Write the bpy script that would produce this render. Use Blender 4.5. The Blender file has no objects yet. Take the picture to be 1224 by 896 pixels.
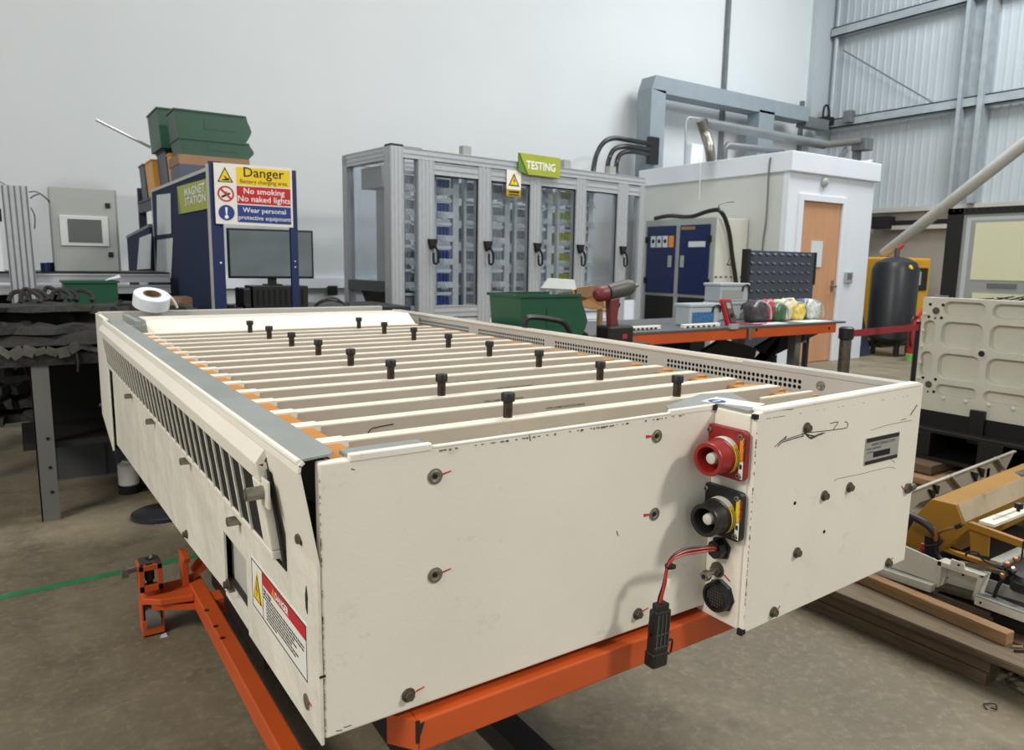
import bpy, bmesh, math, random
import numpy as np
from mathutils import Matrix, Vector
random.seed(7)
S = bpy.context.scene
COL = S.collection
R = math.radians

# ------------------------------------------------------------------ camera
FPX, CX, CY, CAMH = 880.0, 612.0, 448.0, 1.25
AZ, PITCH, ROLL = R(34.0), R(8.7), R(0.9)
fw = Vector((math.sin(AZ)*math.cos(PITCH), math.cos(AZ)*math.cos(PITCH), -math.sin(PITCH)))
rt0 = Vector((math.cos(AZ), -math.sin(AZ), 0.0)); up0 = rt0.cross(fw)
rt = rt0*math.cos(ROLL) + up0*math.sin(ROLL)
up = -rt0*math.sin(ROLL) + up0*math.cos(ROLL)
CAM = Vector((0, 0, CAMH))
cd = bpy.data.cameras.new('camera'); cam = bpy.data.objects.new('camera', cd); COL.objects.link(cam)
cam.matrix_world = Matrix(((rt.x, up.x, -fw.x, 0), (rt.y, up.y, -fw.y, 0), (rt.z, up.z, -fw.z, CAMH), (0, 0, 0, 1)))
cd.sensor_fit = 'HORIZONTAL'; cd.sensor_width = 36.0; cd.lens = 36.0*FPX/1224.0
cd.clip_start = 0.05; cd.clip_end = 200
cd.dof.use_dof = True; cd.dof.focus_distance = 1.35; cd.dof.aperture_fstop = 9.0
S.camera = cam

# ------------------------------------------------------------------ world and light
w = bpy.data.worlds.new('world'); S.world = w; w.use_nodes = True
bg = w.node_tree.nodes['Background']; bg.inputs[0].default_value = (0.80, 0.85, 0.88, 1); bg.inputs[1].default_value = 0.58

def area(name, loc, target, sx, sy, power, color):
    l = bpy.data.lights.new(name, 'AREA'); l.shape = 'RECTANGLE'; l.size = sx; l.size_y = sy
    l.energy = power; l.color = color
    o = bpy.data.objects.new(name, l); COL.objects.link(o); o.location = loc
    d = Vector(target) - Vector(loc)
    o.rotation_euler = d.to_track_quat('-Z', 'Y').to_euler()
    return o
KEY = area('bay_or_fill_lamp', (5.6, -3.9, 5.9), (1.0, 0.9, 0.8), 0.9, 0.9, 360, (1.0, 0.95, 0.87))
area('bay_or_fill_lamp', (-4.5, 0.5, 5.0), (0, 1.8, 0.8), 2.0, 2.0, 300, (1.0, 0.94, 0.85))  # unseen fill lamp, added to brighten the left side of the pack
area('bay_or_fill_lamp', (4.0, 3.5, 7.4), (4.0, 3.5, 0), 3.0, 3.0, 300, (1.0, 0.98, 0.95))
area('bay_or_fill_lamp', (10.0, 4.0, 7.4), (10.0, 5.5, 2), 3.0, 3.0, 450, (0.93, 0.97, 1.0))
area('bay_or_fill_lamp', (0.0, 5.0, 7.4), (0.0, 5.5, 0), 2.0, 2.0, 20, (1.0, 0.97, 0.93))
S.view_settings.view_transform = 'Standard'; S.view_settings.look = 'None'
S.view_settings.gamma = 1.0; S.view_settings.use_curve_mapping = False
S.view_settings.exposure = 0.0

# ------------------------------------------------------------------ helpers
def on(px, py, ax, val):
    """point seen at (px,py) of a 1224x896 frame that lies on the plane axis ax = val"""
    r = fw + rt*((px-CX)/FPX) - up*((py-CY)/FPX)
    return CAM + r*((val-CAM[ax])/r[ax])

WM = {}
def tag(o, label=None, cat=None, group=None, kind=None):
    if label: o['label'] = label
    if cat: o['category'] = cat
    if group: o['group'] = group
    if kind: o['kind'] = kind
    return o
def thing(name, label, cat, loc=(0, 0, 0), rz=0.0, group=None):
    o = bpy.data.objects.new(name, None); COL.objects.link(o)
    o.location = loc; o.rotation_euler = (0, 0, rz); o.empty_display_size = .05
    WM[o] = Matrix.Translation(loc) @ Matrix.Rotation(rz, 4, 'Z')
    return tag(o, label, cat, group)

def frame(d):
    d = Vector(d).normalized()
    a = Vector((0, 0, 1)) if abs(d.z) < .9 else Vector((1, 0, 0))
    u = d.cross(a).normalized(); v = d.cross(u).normalized()
    return d, u, v

class MB:
    def __init__(s): s.v = []; s.f = []; s.X = None
    def add(s, vs, fs):
        n = len(s.v)
        if s.X is not None: vs = [s.X @ Vector(p) for p in vs]
        s.v += [tuple(p) for p in vs]; s.f += [tuple(i+n for i in f) for f in fs]; return s
    def box(s, x0, x1, y0, y1, z0, z1):
        if x0 > x1: x0, x1 = x1, x0
        if y0 > y1: y0, y1 = y1, y0
        if z0 > z1: z0, z1 = z1, z0
        return s.add([(x0,y0,z0),(x1,y0,z0),(x1,y1,z0),(x0,y1,z0),(x0,y0,z1),(x1,y0,z1),(x1,y1,z1),(x0,y1,z1)],
              [(0,3,2,1),(4,5,6,7),(0,1,5,4),(1,2,6,5),(2,3,7,6),(3,0,4,7)])
    def prism(s, ax, pts, a, b):
        """polygon pts in the two other axes (order xyz without ax), extruded from a to b"""
        def P(p, t):
            q = list(p); q.insert(ax, t); return q
        n = len(pts); A = sum(pts[i][0]*pts[(i+1) % n][1]-pts[(i+1) % n][0]*pts[i][1] for i in range(n))
        if a > b: a, b = b, a
        if (A > 0) == (ax == 1): pts = pts[::-1]
        vs = [P(p, a) for p in pts]+[P(p, b) for p in pts]
        fs = [tuple(range(n-1, -1, -1)), tuple(range(n, 2*n))]+[(i, (i+1) % n, n+(i+1) % n, n+i) for i in range(n)]
        return s.add(vs, fs)
    def cyl(s, p, q, r, n=16, r2=None, cap=True, ph=0.0):
        p = Vector(p); q = Vector(q); d, u, v = frame(q-p); r2 = r if r2 is None else r2
        vs = []
        for c, rr in ((p, r), (q, r2)):
            for i in range(n):
                a = 2*math.pi*i/n+ph; vs.append(c+(u*math.cos(a)+v*math.sin(a))*rr)
        fs = [(i, n+i, n+(i+1) % n, (i+1) % n) for i in range(n)]
        if cap: fs += [tuple(range(n)), tuple(range(2*n-1, n-1, -1))]
        return s.add(vs, fs)
    def lathe(s, p, d, prof, n=24):
        """prof: (t along d, radius)"""
        p = Vector(p); d, u, v = frame(d); vs = []; fs = []
        for t, r in prof:
            for i in range(n):
                a = 2*math.pi*i/n; vs.append(p+d*t+(u*math.cos(a)+v*math.sin(a))*max(r, 1e-5))
        for k in range(len(prof)-1):
            for i in range(n):
                j = (i+1) % n; fs.append((k*n+i, (k+1)*n+i, (k+1)*n+j, k*n+j))
        fs += [tuple(range(n)), tuple(range(len(prof)*n-1, (len(prof)-1)*n-1, -1))]
        return s.add(vs, fs)
    def tube(s, pts, r, n=8, smooth=4):
        pts = [Vector(p) for p in pts]
        if smooth and len(pts) > 2:
            out = []
            for i in range(len(pts)-1):
                a, b, c, e = pts[max(i-1, 0)], pts[i], pts[i+1], pts[min(i+2, len(pts)-1)]
                for k in range(smooth):
                    t = k/smooth
                    out.append(.5*((2*b)+(c-a)*t+(2*a-5*b+4*c-e)*t*t+(3*b-a-3*c+e)*t**3))
            out.append(pts[-1]); pts = out
        vs = []; fs = []; u = None
        for i, p in enumerate(pts):
            d = (pts[min(i+1, len(pts)-1)]-pts[max(i-1, 0)]).normalized()
            if u is None: _, u, v = frame(d)
            else:
                u = (u-d*u.dot(d)).normalized(); v = d.cross(u)
            for k in range(n):
                a = 2*math.pi*k/n; vs.append(p+(u*math.cos(a)+v*math.sin(a))*r)
        for i in range(len(pts)-1):
            for k in range(n):
                j = (k+1) % n; fs.append((i*n+k, i*n+j, (i+1)*n+j, (i+1)*n+k))
        fs += [tuple(range(n-1, -1, -1)), tuple(range((len(pts)-1)*n, len(pts)*n))]
        return s.add(vs, fs)
    def bar(s, p, q, wd, ht, upv=(0, 0, 1)):
        """rectangular bar between two points"""
        p = Vector(p); q = Vector(q); d = (q-p).normalized(); u = d.cross(Vector(upv)).normalized(); v = u.cross(d)
        vs = []
        for c in (p, q):
            for a, b in ((-1, -1), (1, -1), (1, 1), (-1, 1)): vs.append(c+u*(a*wd/2)+v*(b*ht/2))
        return s.add(vs, [(0, 1, 2, 3), (7, 6, 5, 4), (0, 4, 5, 1), (1, 5, 6, 2), (2, 6, 7, 3), (3, 7, 4, 0)])
    def slab(s, pts, th, nrm=(0, 0, 1)):
        n = len(pts); nv = Vector(nrm)*th; pts = [Vector(p) for p in pts]
        vs = pts+[p+nv for p in pts]
        return s.add(vs, [tuple(range(n-1, -1, -1)), tuple(range(n, 2*n))]+[(i, (i+1) % n, n+(i+1) % n, n+i) for i in range(n)])
    def mesh(s, name, mat, smooth=False, inv=None, fix=True):
        me = bpy.data.meshes.new(name)
        vs = s.v if inv is None else [tuple(inv @ Vector(p)) for p in s.v]
        me.from_pydata(vs, [], s.f); me.materials.append(mat)
        if fix:
            bm = bmesh.new(); bm.from_mesh(me); bmesh.ops.recalc_face_normals(bm, faces=bm.faces); bm.to_mesh(me); bm.free()
        if smooth:
            me.polygons.foreach_set('use_smooth', [True]*len(me.polygons))
            try: me.set_sharp_from_angle(angle=R(38))
            except Exception: pass
        return me
    def build(s, name, mat, parent=None, smooth=False, bevel=0, seg=2, label=None, kind=None, origin=None):
        if parent is None:
            c = origin
            if c is None:
                a = np.array(s.v); c = (float(a[:, 0].mean()), float(a[:, 1].mean()), float(a[:, 2].min()))
            M = Matrix.Translation(c)
        else: M = WM[parent]
        o = bpy.data.objects.new(name, s.mesh(name, mat, smooth, M.inverted())); COL.objects.link(o)
        if parent is None: o.matrix_world = M
        else: o.parent = parent
        WM[o] = M
        if bevel:
            m = o.modifiers.new('bevel', 'BEVEL'); m.width = bevel; m.segments = seg; m.limit_method = 'ANGLE'; m.angle_limit = R(40)
            m.harden_normals = False
        return tag(o, label=label, kind=kind)

def inst(me, name, parent, M, label=None):
    o = bpy.data.objects.new(name, me); COL.objects.link(o); o.parent = parent
    o.matrix_local = WM[parent].inverted() @ M; WM[o] = M.copy()
    return tag(o, label=label)
def orient(p, d, spin=0.0):
    z, u, v = frame(d)
    M = Matrix(((u.x, v.x, z.x, p[0]), (u.y, v.y, z.y, p[1]), (u.z, v.z, z.z, p[2]), (0, 0, 0, 1)))
    if M.to_3x3().determinant() < 0:
        M = Matrix(((u.x, -v.x, z.x, p[0]), (u.y, -v.y, z.y, p[1]), (u.z, -v.z, z.z, p[2]), (0, 0, 0, 1)))
    return M @ Matrix.Rotation(spin, 4, 'Z')

def copy_tree(o, loc, rz=None, label=None, group=None):
    c = o.copy(); COL.objects.link(c)
    for ch in [x for x in bpy.data.objects if x.parent == o]:
        d = ch.copy(); COL.objects.link(d); d.parent = c
        for g in [x for x in bpy.data.objects if x.parent == ch]:
            e = g.copy(); COL.objects.link(e); e.parent = d
    c.location = loc
    if rz is not None: c.rotation_euler = (0, 0, rz)
    return tag(c, label, None, group)

def text(sx, size, org, right, upd, mat, parent, name='lettering', depth=.0004, bold=0.0, align='LEFT', sx_scale=1.0, label=None):
    cu = bpy.data.curves.new('t', 'FONT'); cu.body = sx; cu.size = size; cu.align_x = align
    cu.offset = bold*size; cu.resolution_u = 2
    to = bpy.data.objects.new('t', cu)
    me = bpy.data.meshes.new_from_object(to); bpy.data.objects.remove(to)
    r = Vector(right).normalized(); u = Vector(upd).normalized(); n = r.cross(u)
    M = Matrix(((r.x, u.x, n.x, org[0]), (r.y, u.y, n.y, org[1]), (r.z, u.z, n.z, org[2]), (0, 0, 0, 1)))
    vs = [M @ Vector((v.co.x*sx_scale, v.co.y, depth)) for v in me.vertices]
    fs = [tuple(p.vertices) for p in me.polygons]; bpy.data.meshes.remove(me)
    mb = MB(); mb.v = [tuple(v) for v in vs]; mb.f = fs
    o = bpy.data.objects.new(name, mb.mesh(name, mat, inv=WM[parent].inverted(), fix=False)); COL.objects.link(o); o.parent = parent
    WM[o] = WM[parent]
    return tag(o, label=label)

# ------------------------------------------------------------------ materials
def lin(c):
    return tuple(((x/255)/12.92 if x/255 <= .04045 else ((x/255+.055)/1.055)**2.4) for x in c)
def mat(name, c, rough=.5, metal=0.0, var=.06, scale=6.0, bump=0.0, bscale=60.0, dirt=0.0, dirtcol=(60, 52, 42), dscale=3.0, coat=0.0, stretch=None, spec=.5):
    m = bpy.data.materials.new(name); m.use_nodes = True; nt = m.node_tree; n = nt.nodes; L = nt.links
    b = n['Principled BSDF']; b.inputs['Roughness'].default_value = rough; b.inputs['Metallic'].default_value = metal
    b.inputs['Coat Weight'].default_value = coat; b.inputs['Specular IOR Level'].default_value = spec
    tc = n.new('ShaderNodeTexCoord'); mp = n.new('ShaderNodeMapping'); L.new(tc.outputs['Object'], mp.inputs[0])
    if stretch: mp.inputs['Scale'].default_value = stretch
    no = n.new('ShaderNodeTexNoise'); no.inputs['Scale'].default_value = scale; no.inputs['Detail'].default_value = 6
    L.new(mp.outputs[0], no.inputs['Vector'])
    cr = n.new('ShaderNodeValToRGB'); l = lin(c)
    cr.color_ramp.elements[0].position = .3; cr.color_ramp.elements[1].position = .7
    cr.color_ramp.elements[0].color = tuple(max(0, x*(1-var)) for x in l)+(1,)
    cr.color_ramp.elements[1].color = tuple(min(1, x*(1+var)) for x in l)+(1,)
    L.new(no.outputs['Fac'], cr.inputs[0]); out = cr.outputs[0]
    if dirt:
        n2 = n.new('ShaderNodeTexNoise'); n2.inputs['Scale'].default_value = dscale; n2.inputs['Detail'].default_value = 10; n2.inputs['Roughness'].default_value = .75
        L.new(mp.outputs[0], n2.inputs['Vector'])
        r2 = n.new('ShaderNodeValToRGB'); r2.color_ramp.elements[0].position = .60; r2.color_ramp.elements[1].position = .74
        r2.color_ramp.elements[0].color = (0, 0, 0, 1); r2.color_ramp.elements[1].color = (dirt, dirt, dirt, 1)
        L.new(n2.outputs['Fac'], r2.inputs[0])
        mx = n.new('ShaderNodeMixRGB'); L.new(r2.outputs[0], mx.inputs[0]); L.new(out, mx.inputs[1]); mx.inputs[2].default_value = lin(dirtcol)+(1,)
        out = mx.outputs[0]
    L.new(out, b.inputs['Base Color'])
    if bump:
        n3 = n.new('ShaderNodeTexNoise'); n3.inputs['Scale'].default_value = bscale; n3.inputs['Detail'].default_value = 5
        L.new(mp.outputs[0], n3.inputs['Vector'])
        bp = n.new('ShaderNodeBump'); bp.inputs['Strength'].default_value = bump; bp.inputs['Distance'].default_value = .01 if bscale > 20 else .04
        L.new(n3.outputs['Fac'], bp.inputs['Height']); L.new(bp.outputs[0], b.inputs['Normal'])
    return m
def glass_mat(name, tint, fac):
    m = bpy.data.materials.new(name); m.use_nodes = True; nt = m.node_tree; n = nt.nodes; L = nt.links
    for x in list(n): n.remove(x)
    o = n.new('ShaderNodeOutputMaterial'); t = n.new('ShaderNodeBsdfTransparent'); t.inputs[0].default_value = tint+(1,)
    g = n.new('ShaderNodeBsdfGlossy'); g.inputs['Roughness'].default_value = .02
    no = n.new('ShaderNodeTexNoise'); no.inputs['Scale'].default_value = 3
    mr = n.new('ShaderNodeMapRange'); mr.inputs[3].default_value = fac*.8; mr.inputs[4].default_value = fac*1.2
    L.new(no.outputs['Fac'], mr.inputs[0])
    mx = n.new('ShaderNodeMixShader'); L.new(mr.outputs[0], mx.inputs[0]); L.new(t.outputs[0], mx.inputs[1]); L.new(g.outputs[0], mx.inputs[2])
    L.new(mx.outputs[0], o.inputs[0]); return m
def emit_mat(name, c, st, c2=None):
    m = bpy.data.materials.new(name); m.use_nodes = True; nt = m.node_tree; n = nt.nodes; L = nt.links
    b = n['Principled BSDF']; b.inputs['Base Color'].default_value = (.01, .01, .01, 1); b.inputs['Roughness'].default_value = .25
    no = n.new('ShaderNodeTexNoise'); no.inputs['Scale'].default_value = 2.0
    cr = n.new('ShaderNodeValToRGB'); cr.color_ramp.elements[0].color = lin(c)+(1,); cr.color_ramp.elements[1].color = lin(c2 or c)+(1,)
    L.new(no.outputs['Fac'], cr.inputs[0]); L.new(cr.outputs[0], b.inputs['Emission Color']); b.inputs['Emission Strength'].default_value = st
    return m

M = {}
M['white'] = mat('cream_white_paint', (236, 231, 217), .38, var=.035, scale=4, dirt=.35, dirtcol=(120, 108, 90), dscale=9, bump=.05, bscale=180)
M['white_side'] = mat('cream_white_paint_scuffed', (224, 220, 206), .4, var=.05, scale=5, dirt=.55, dirtcol=(110, 98, 80), dscale=7, bump=.5, bscale=6)
M['white_top'] = mat('chipped_white_edge_paint', (236, 233, 222), .4, var=.04, scale=12, dirt=.6, dirtcol=(90, 80, 66), dscale=26)
M['rib'] = mat('off_white_moulding', (232, 226, 210), .5, var=.05, scale=9, dirt=.4, dirtcol=(120, 108, 92), dscale=22)
M['channel'] = mat('tan_grey_channel', (186, 177, 162), .6, var=.08, scale=7, dirt=.35, dirtcol=(100, 88, 74), dscale=14)
M['grey_strip'] = mat('blue_grey_sealing_strip', (138, 143, 141), .42, var=.10, scale=9, dirt=.3, dirtcol=(95, 97, 95), dscale=16)
M['orange_tape'] = mat('amber_insulating_block', (190, 126, 42), .5, var=.14, scale=25, dirt=.3, dirtcol=(150, 92, 20), dscale=30)
M['rail'] = mat('pale_grey_rail_paint', (184, 182, 175), .42, var=.05, scale=6, dirt=.4, dirtcol=(130, 120, 105), dscale=14)
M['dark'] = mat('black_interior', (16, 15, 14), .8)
M['black'] = mat('black_plastic', (26, 26, 25), .42, var=.15, scale=20, dirt=.3, dirtcol=(80, 74, 66), dscale=30)
M['cap'] = mat('black_rubber_cap', (22, 20, 19), .5, var=.2)
M['brass'] = mat('dark_bronze_terminal', (72, 64, 54), .35, .7, var=.3, scale=80)
M['steel'] = mat('zinc_steel', (150, 146, 136), .34, .85, var=.2, scale=60, dirt=.4, dscale=60)
M['steel_dark'] = mat('worn_steel_bolt', (104, 98, 86), .42, .6, var=.3, scale=70, dirt=.5, dscale=60)
M['red_plastic'] = mat('red_connector_plastic', (142, 30, 28), .38, var=.12, scale=18, dirt=.3, dirtcol=(84, 24, 20), dscale=24)
M['mark'] = mat('red_paint_pen', (196, 60, 60), .6)
M['redwire'] = mat('red_wire', (176, 48, 44), .4)
M['grey_white'] = mat('greyed_insulator', (205, 203, 195), .5, var=.1, scale=90)
M['yellow_lab'] = mat('yellow_label', (228, 200, 48), .5, var=.05)
M['orange_lab'] = mat('orange_label', (226, 140, 50), .5, var=.05)
M['white_lab'] = mat('white_label', (232, 230, 222), .5, var=.03)
M['ink'] = mat('black_print', (24, 24, 24), .6)
M['wink'] = mat('white_print', (240, 240, 238), .6)
M['lab_grey'] = mat('silver_nameplate', (168, 168, 164), .4, .2, var=.06, scale=30)
M['orange'] = mat('orange_frame_paint', (200, 86, 36), .42, var=.10, scale=5, dirt=.45, dirtcol=(120, 54, 28), dscale=8)
M['black_steel'] = mat('black_steel', (34, 31, 30), .5, var=.2)
M['alu'] = mat('anodised_aluminium', (190, 194, 198), .36, .35, var=.05, scale=20)
M['alu_groove'] = mat('aluminium_groove', (92, 96, 100), .5, .4)
M['glass'] = glass_mat('cabinet_glass', (.90, .92, .94), .10)
M['wallw'] = mat('white_wall_sheet', (206, 211, 213), .7, var=.025, scale=.8)
M['clad'] = mat('light_grey_cladding', (176, 184, 188), .5, var=.04, scale=1.5)
M['clad_low'] = mat('stained_lower_wall', (160, 152, 142), .7, var=.12, scale=1.2)
M['galv'] = mat('galvanised_steel', (160, 168, 172), .45, .15, var=.12, scale=6)
M['galv_d'] = mat('dull_galvanised_steel', (118, 122, 124), .5, .4, var=.12, scale=6)
M['bluegrey'] = mat('blue_grey_steel_paint', (136, 147, 154), .5, var=.06)
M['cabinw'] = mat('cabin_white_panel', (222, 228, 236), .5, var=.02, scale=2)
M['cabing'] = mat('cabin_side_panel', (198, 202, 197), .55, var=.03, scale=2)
M['beech'] = mat('beech_veneer', (196, 148, 112), .5, var=.07, scale=3, stretch=(6, 6, .6))
M['ebeige'] = mat('electrical_cabinet_beige', (206, 205, 194), .5, var=.03)
M['navy'] = mat('navy_blue_door_paint', (9, 28, 80), .45, var=.08)
M['blueboard'] = mat('blue_felt_board', (20, 38, 70), .9, var=.07, scale=40, bump=.2, bscale=300)
M['bluepost'] = mat('royal_blue_post', (12, 34, 84), .5)
M['rackblue'] = mat('dark_slate_rack', (46, 52, 70), .5, var=.1)
M['green'] = mat('green_bin_plastic', (30, 74, 54), .45, var=.08, scale=5)
M['green_b'] = mat('bright_green_bin_plastic', (18, 78, 52), .45, var=.1, scale=5)
M['lime'] = mat('pale_green_plastic', (120, 180, 90), .5)
M['amber'] = mat('orange_bin_plastic', (226, 158, 66), .5, var=.05)
M['slate'] = mat('slate_grey_bin_plastic', (74, 80, 96), .5, var=.06)
M['card'] = mat('brown_cardboard', (150, 116, 88), .8, var=.06, scale=10)
M['card_l'] = mat('tan_cardboard', (186, 140, 90), .8, var=.08, scale=10)
M['olive'] = mat('olive_green_sign', (160, 170, 54), .5, var=.04)
M['olive_d'] = mat('deep_green_sign_fold', (96, 134, 52), .5)
M['paper'] = mat('paper_sheet', (206, 214, 216), .7, var=.04, scale=9)
M['sign_y'] = mat('safety_yellow', (236, 202, 36), .5, var=.02)
M['sign_r'] = mat('safety_red', (190, 34, 42), .5, var=.02)
M['sign_b'] = mat('safety_blue', (36, 60, 130), .5, var=.02)
M['encl'] = mat('grey_enclosure', (158, 163, 160), .5, var=.03)
M['hmi'] = mat('hmi_bezel', (196, 202, 202), .45)
M['hmi_s'] = mat('dark_hmi_glass', (92, 96, 94), .25, var=.12, scale=3)
M['rubber'] = mat('dusty_black_rubber', (36, 35, 33), .75, var=.35, scale=8, dirt=.4, dirtcol=(120, 114, 104), dscale=9, bump=.5, bscale=20)
M['plastic_film'] = mat('dusty_grey_film', (82, 80, 75), .4, var=.4, scale=16)
M['legsteel'] = mat('grey_painted_steel', (112, 113, 110), .5, var=.06)
M['crate'] = mat('grey_plastic_crate', (84, 88, 88), .6, var=.08)
M['tape'] = mat('white_film_roll', (222, 226, 230), .35, var=.06, scale=30)
M['core'] = mat('brown_card_core', (112, 92, 70), .8)
M['redp'] = mat('red_paint_plastic', (176, 40, 46), .45, var=.08)
M['belt'] = mat('crimson_belt', (150, 24, 36), .7)
M['cast'] = mat('cast_cream_paint', (206, 204, 190), .42, var=.04, scale=7, bump=.12, bscale=60, dirt=.2, dirtcol=(140, 130, 110), dscale=12)
M['wood'] = mat('weathered_timber', (104, 86, 67), .8, var=.25, scale=5, stretch=(14, 1.2, 14), dirt=.4, dirtcol=(60, 46, 34), dscale=4, bump=.3, bscale=14)
M['wood_l'] = mat('orange_brown_timber', (158, 124, 88), .75, var=.2, scale=5, stretch=(14, 1.2, 14), dirt=.3, dirtcol=(90, 64, 42), dscale=5, bump=.3, bscale=14)
M['wood_g'] = mat('grey_timber', (116, 102, 82), .8, var=.2, scale=5, stretch=(14, 1.2, 14), bump=.3, bscale=14)
M['yel_m'] = mat('ochre_yellow_machine_paint', (156, 112, 32), .35, var=.12, scale=4, dirt=.3, dirtcol=(120, 84, 24), dscale=7)
M['yel_c'] = mat('compressor_yellow', (226, 168, 44), .45, var=.05)
M['clear_cover'] = mat('smoky_cover_panel', (176, 160, 134), .22, var=.2, scale=4, dirt=.5, dirtcol=(150, 110, 40), dscale=3)
M['tray_grey'] = mat('grey_painted_tray', (160, 160, 152), .5, var=.15, scale=6, dirt=.4, dscale=8)
M['copper'] = mat('copper_fitting', (150, 104, 66), .4, .6, var=.2)
M['greenw'] = mat('green_wire', (34, 110, 70), .5)
M['tank'] = mat('black_tank_paint', (42, 45, 48), .35, var=.08)
M['creamlit'] = mat('cream_window_blind', (226, 226, 192), .6, var=.02)
M['clearbox'] = mat('frosted_clear_plastic', (178, 188, 194), .3, var=.06)
M['bluebits'] = mat('blue_parts', (60, 110, 160), .5, var=.35, scale=60)
M['louvre'] = mat('blue_grey_louvre_steel', (72, 78, 92), .5, var=.06)
M['mag'] = mat('maroon_driver_plastic', (112, 44, 50), .45)
M['tool_grey'] = mat('charcoal_tool_body', (78, 78, 74), .45, var=.1)
M['benchtop'] = mat('dark_bench_top', (84, 86, 90), .4, var=.1)
M['screen'] = emit_mat('monitor_screen', (70, 78, 82), 1.0, (104, 112, 112))
for k, c in dict(bag_dark=(70, 66, 70), bag_red=(190, 60, 76), bag_green=(70, 110, 76), bag_cream=(226, 214, 186), bag_yellow=(222, 196, 96), bag_blue=(84, 98, 126), bag_clear=(208, 214, 206)).items():
    M[k] = mat(k.replace('bag_', '')+'_bagged_parts', c, .35, var=.25, scale=40)
M['cellblue'] = mat('blue_cells', (52, 72, 140), .5, var=.3, scale=30)
M['cellgrey'] = mat('pale_cells', (150, 156, 166), .5, var=.3, scale=30)
M['cellyel'] = mat('yellow_green_cells', (168, 178, 60), .5, var=.3, scale=30)
M['tray'] = mat('module_tray_grey', (206, 212, 216), .5, var=.1, scale=20)
M['line'] = mat('green_floor_line', (50, 128, 84), .7, var=.2, scale=14, dirt=.5, dirtcol=(90, 90, 74), dscale=8)

def concrete():
    m = bpy.data.materials.new('worn_concrete'); m.use_nodes = True; nt = m.node_tree; n = nt.nodes; L = nt.links
    b = n['Principled BSDF']; b.inputs['Roughness'].default_value = .62
    tc = n.new('ShaderNodeTexCoord')
    def noise(sc, det=8, ro=.6):
        x = n.new('ShaderNodeTexNoise'); x.inputs['Scale'].default_value = sc; x.inputs['Detail'].default_value = det; x.inputs['Roughness'].default_value = ro
        L.new(tc.outputs['Object'], x.inputs['Vector']); return x
    a = noise(1.6); r = n.new('ShaderNodeValToRGB'); L.new(a.outputs['Fac'], r.inputs[0])
    r.color_ramp.elements[0].position = .3; r.color_ramp.elements[1].position = .7
    r.color_ramp.elements[0].color = lin((104, 95, 77))+(1,); r.color_ramp.elements[1].color = lin((138, 128, 105))+(1,)
    st = noise(3.1, 12, .72); r2 = n.new('ShaderNodeValToRGB'); L.new(st.outputs['Fac'], r2.inputs[0])
    r2.color_ramp.elements[0].position = .48; r2.color_ramp.elements[1].position = .70; r2.color_ramp.elements[0].color = (0, 0, 0, 1); r2.color_ramp.elements[1].color = (.8, .8, .8, 1)
    m1 = n.new('ShaderNodeMixRGB'); L.new(r2.outputs[0], m1.inputs[0]); L.new(r.outputs[0], m1.inputs[1]); m1.inputs[2].default_value = lin((84, 74, 60))+(1,)
    sp = noise(34, 8, .75); r3 = n.new('ShaderNodeValToRGB'); L.new(sp.outputs['Fac'], r3.inputs[0])
    r3.color_ramp.elements[0].position = .50; r3.color_ramp.elements[1].position = .66; r3.color_ramp.elements[0].color = (0, 0, 0, 1); r3.color_ramp.elements[1].color = (.42, .42, .42, 1)
    m2 = n.new('ShaderNodeMixRGB'); L.new(r3.outputs[0], m2.inputs[0]); L.new(m1.outputs[0], m2.inputs[1]); m2.inputs[2].default_value = lin((158, 149, 130))+(1,)
    # hairline cracks
    ad = n.new('ShaderNodeMixRGB'); ad.blend_type = 'ADD'; ad.inputs[0].default_value = .14; wn = noise(2.2, 5)
    L.new(tc.outputs['Object'], ad.inputs[1]); L.new(wn.outputs['Color'], ad.inputs[2])
    vo = n.new('ShaderNodeTexVoronoi'); vo.feature = 'DISTANCE_TO_EDGE'; vo.inputs['Scale'].default_value = 1.7; L.new(ad.outputs[0], vo.inputs['Vector'])
    r4 = n.new('ShaderNodeValToRGB'); L.new(vo.outputs['Distance'], r4.inputs[0]); r4.color_ramp.elements[0].position = .0; r4.color_ramp.elements[1].position = .012
    r4.color_ramp.elements[0].color = (.16, .16, .16, 1); r4.color_ramp.elements[1].color = (0, 0, 0, 1)
    m3 = n.new('ShaderNodeMixRGB'); L.new(r4.outputs[0], m3.inputs[0]); L.new(m2.outputs[0], m3.inputs[1]); m3.inputs[2].default_value = lin((84, 76, 64))+(1,)
    L.new(m3.outputs[0], b.inputs['Base Color'])
    bp = n.new('ShaderNodeBump'); bp.inputs['Strength'].default_value = .15; bp.inputs['Distance'].default_value = .01; L.new(sp.outputs['Fac'], bp.inputs['Height']); L.new(bp.outputs[0], b.inputs['Normal'])
    return m
M['concrete'] = concrete()
M['wear'] = mat('worn_paint_edge', (128, 118, 100), .6, var=.4, scale=200)

def struct(name, mb, m, **k): return mb.build(name, m, kind='structure', **k)

# ------------------------------------------------------------------ setting
YBW, XRW, ZC = 9.0, 13.3, 8.0
struct('floor', MB().box(-8, XRW+.3, -6, YBW+.3, -.2, 0), M['concrete'])
struct('wall_back', MB().box(-8, 12.68, YBW, YBW+.2, 0, ZC), M['wallw'])
struct('trim_1', MB().box(12.68, XRW, YBW-.12, YBW+.2, 0, ZC), M['clad'])          # corner casing
struct('ceiling', MB().box(-8, XRW+.3, -6, YBW+.3, ZC, ZC+.1), M['clad'])
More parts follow.
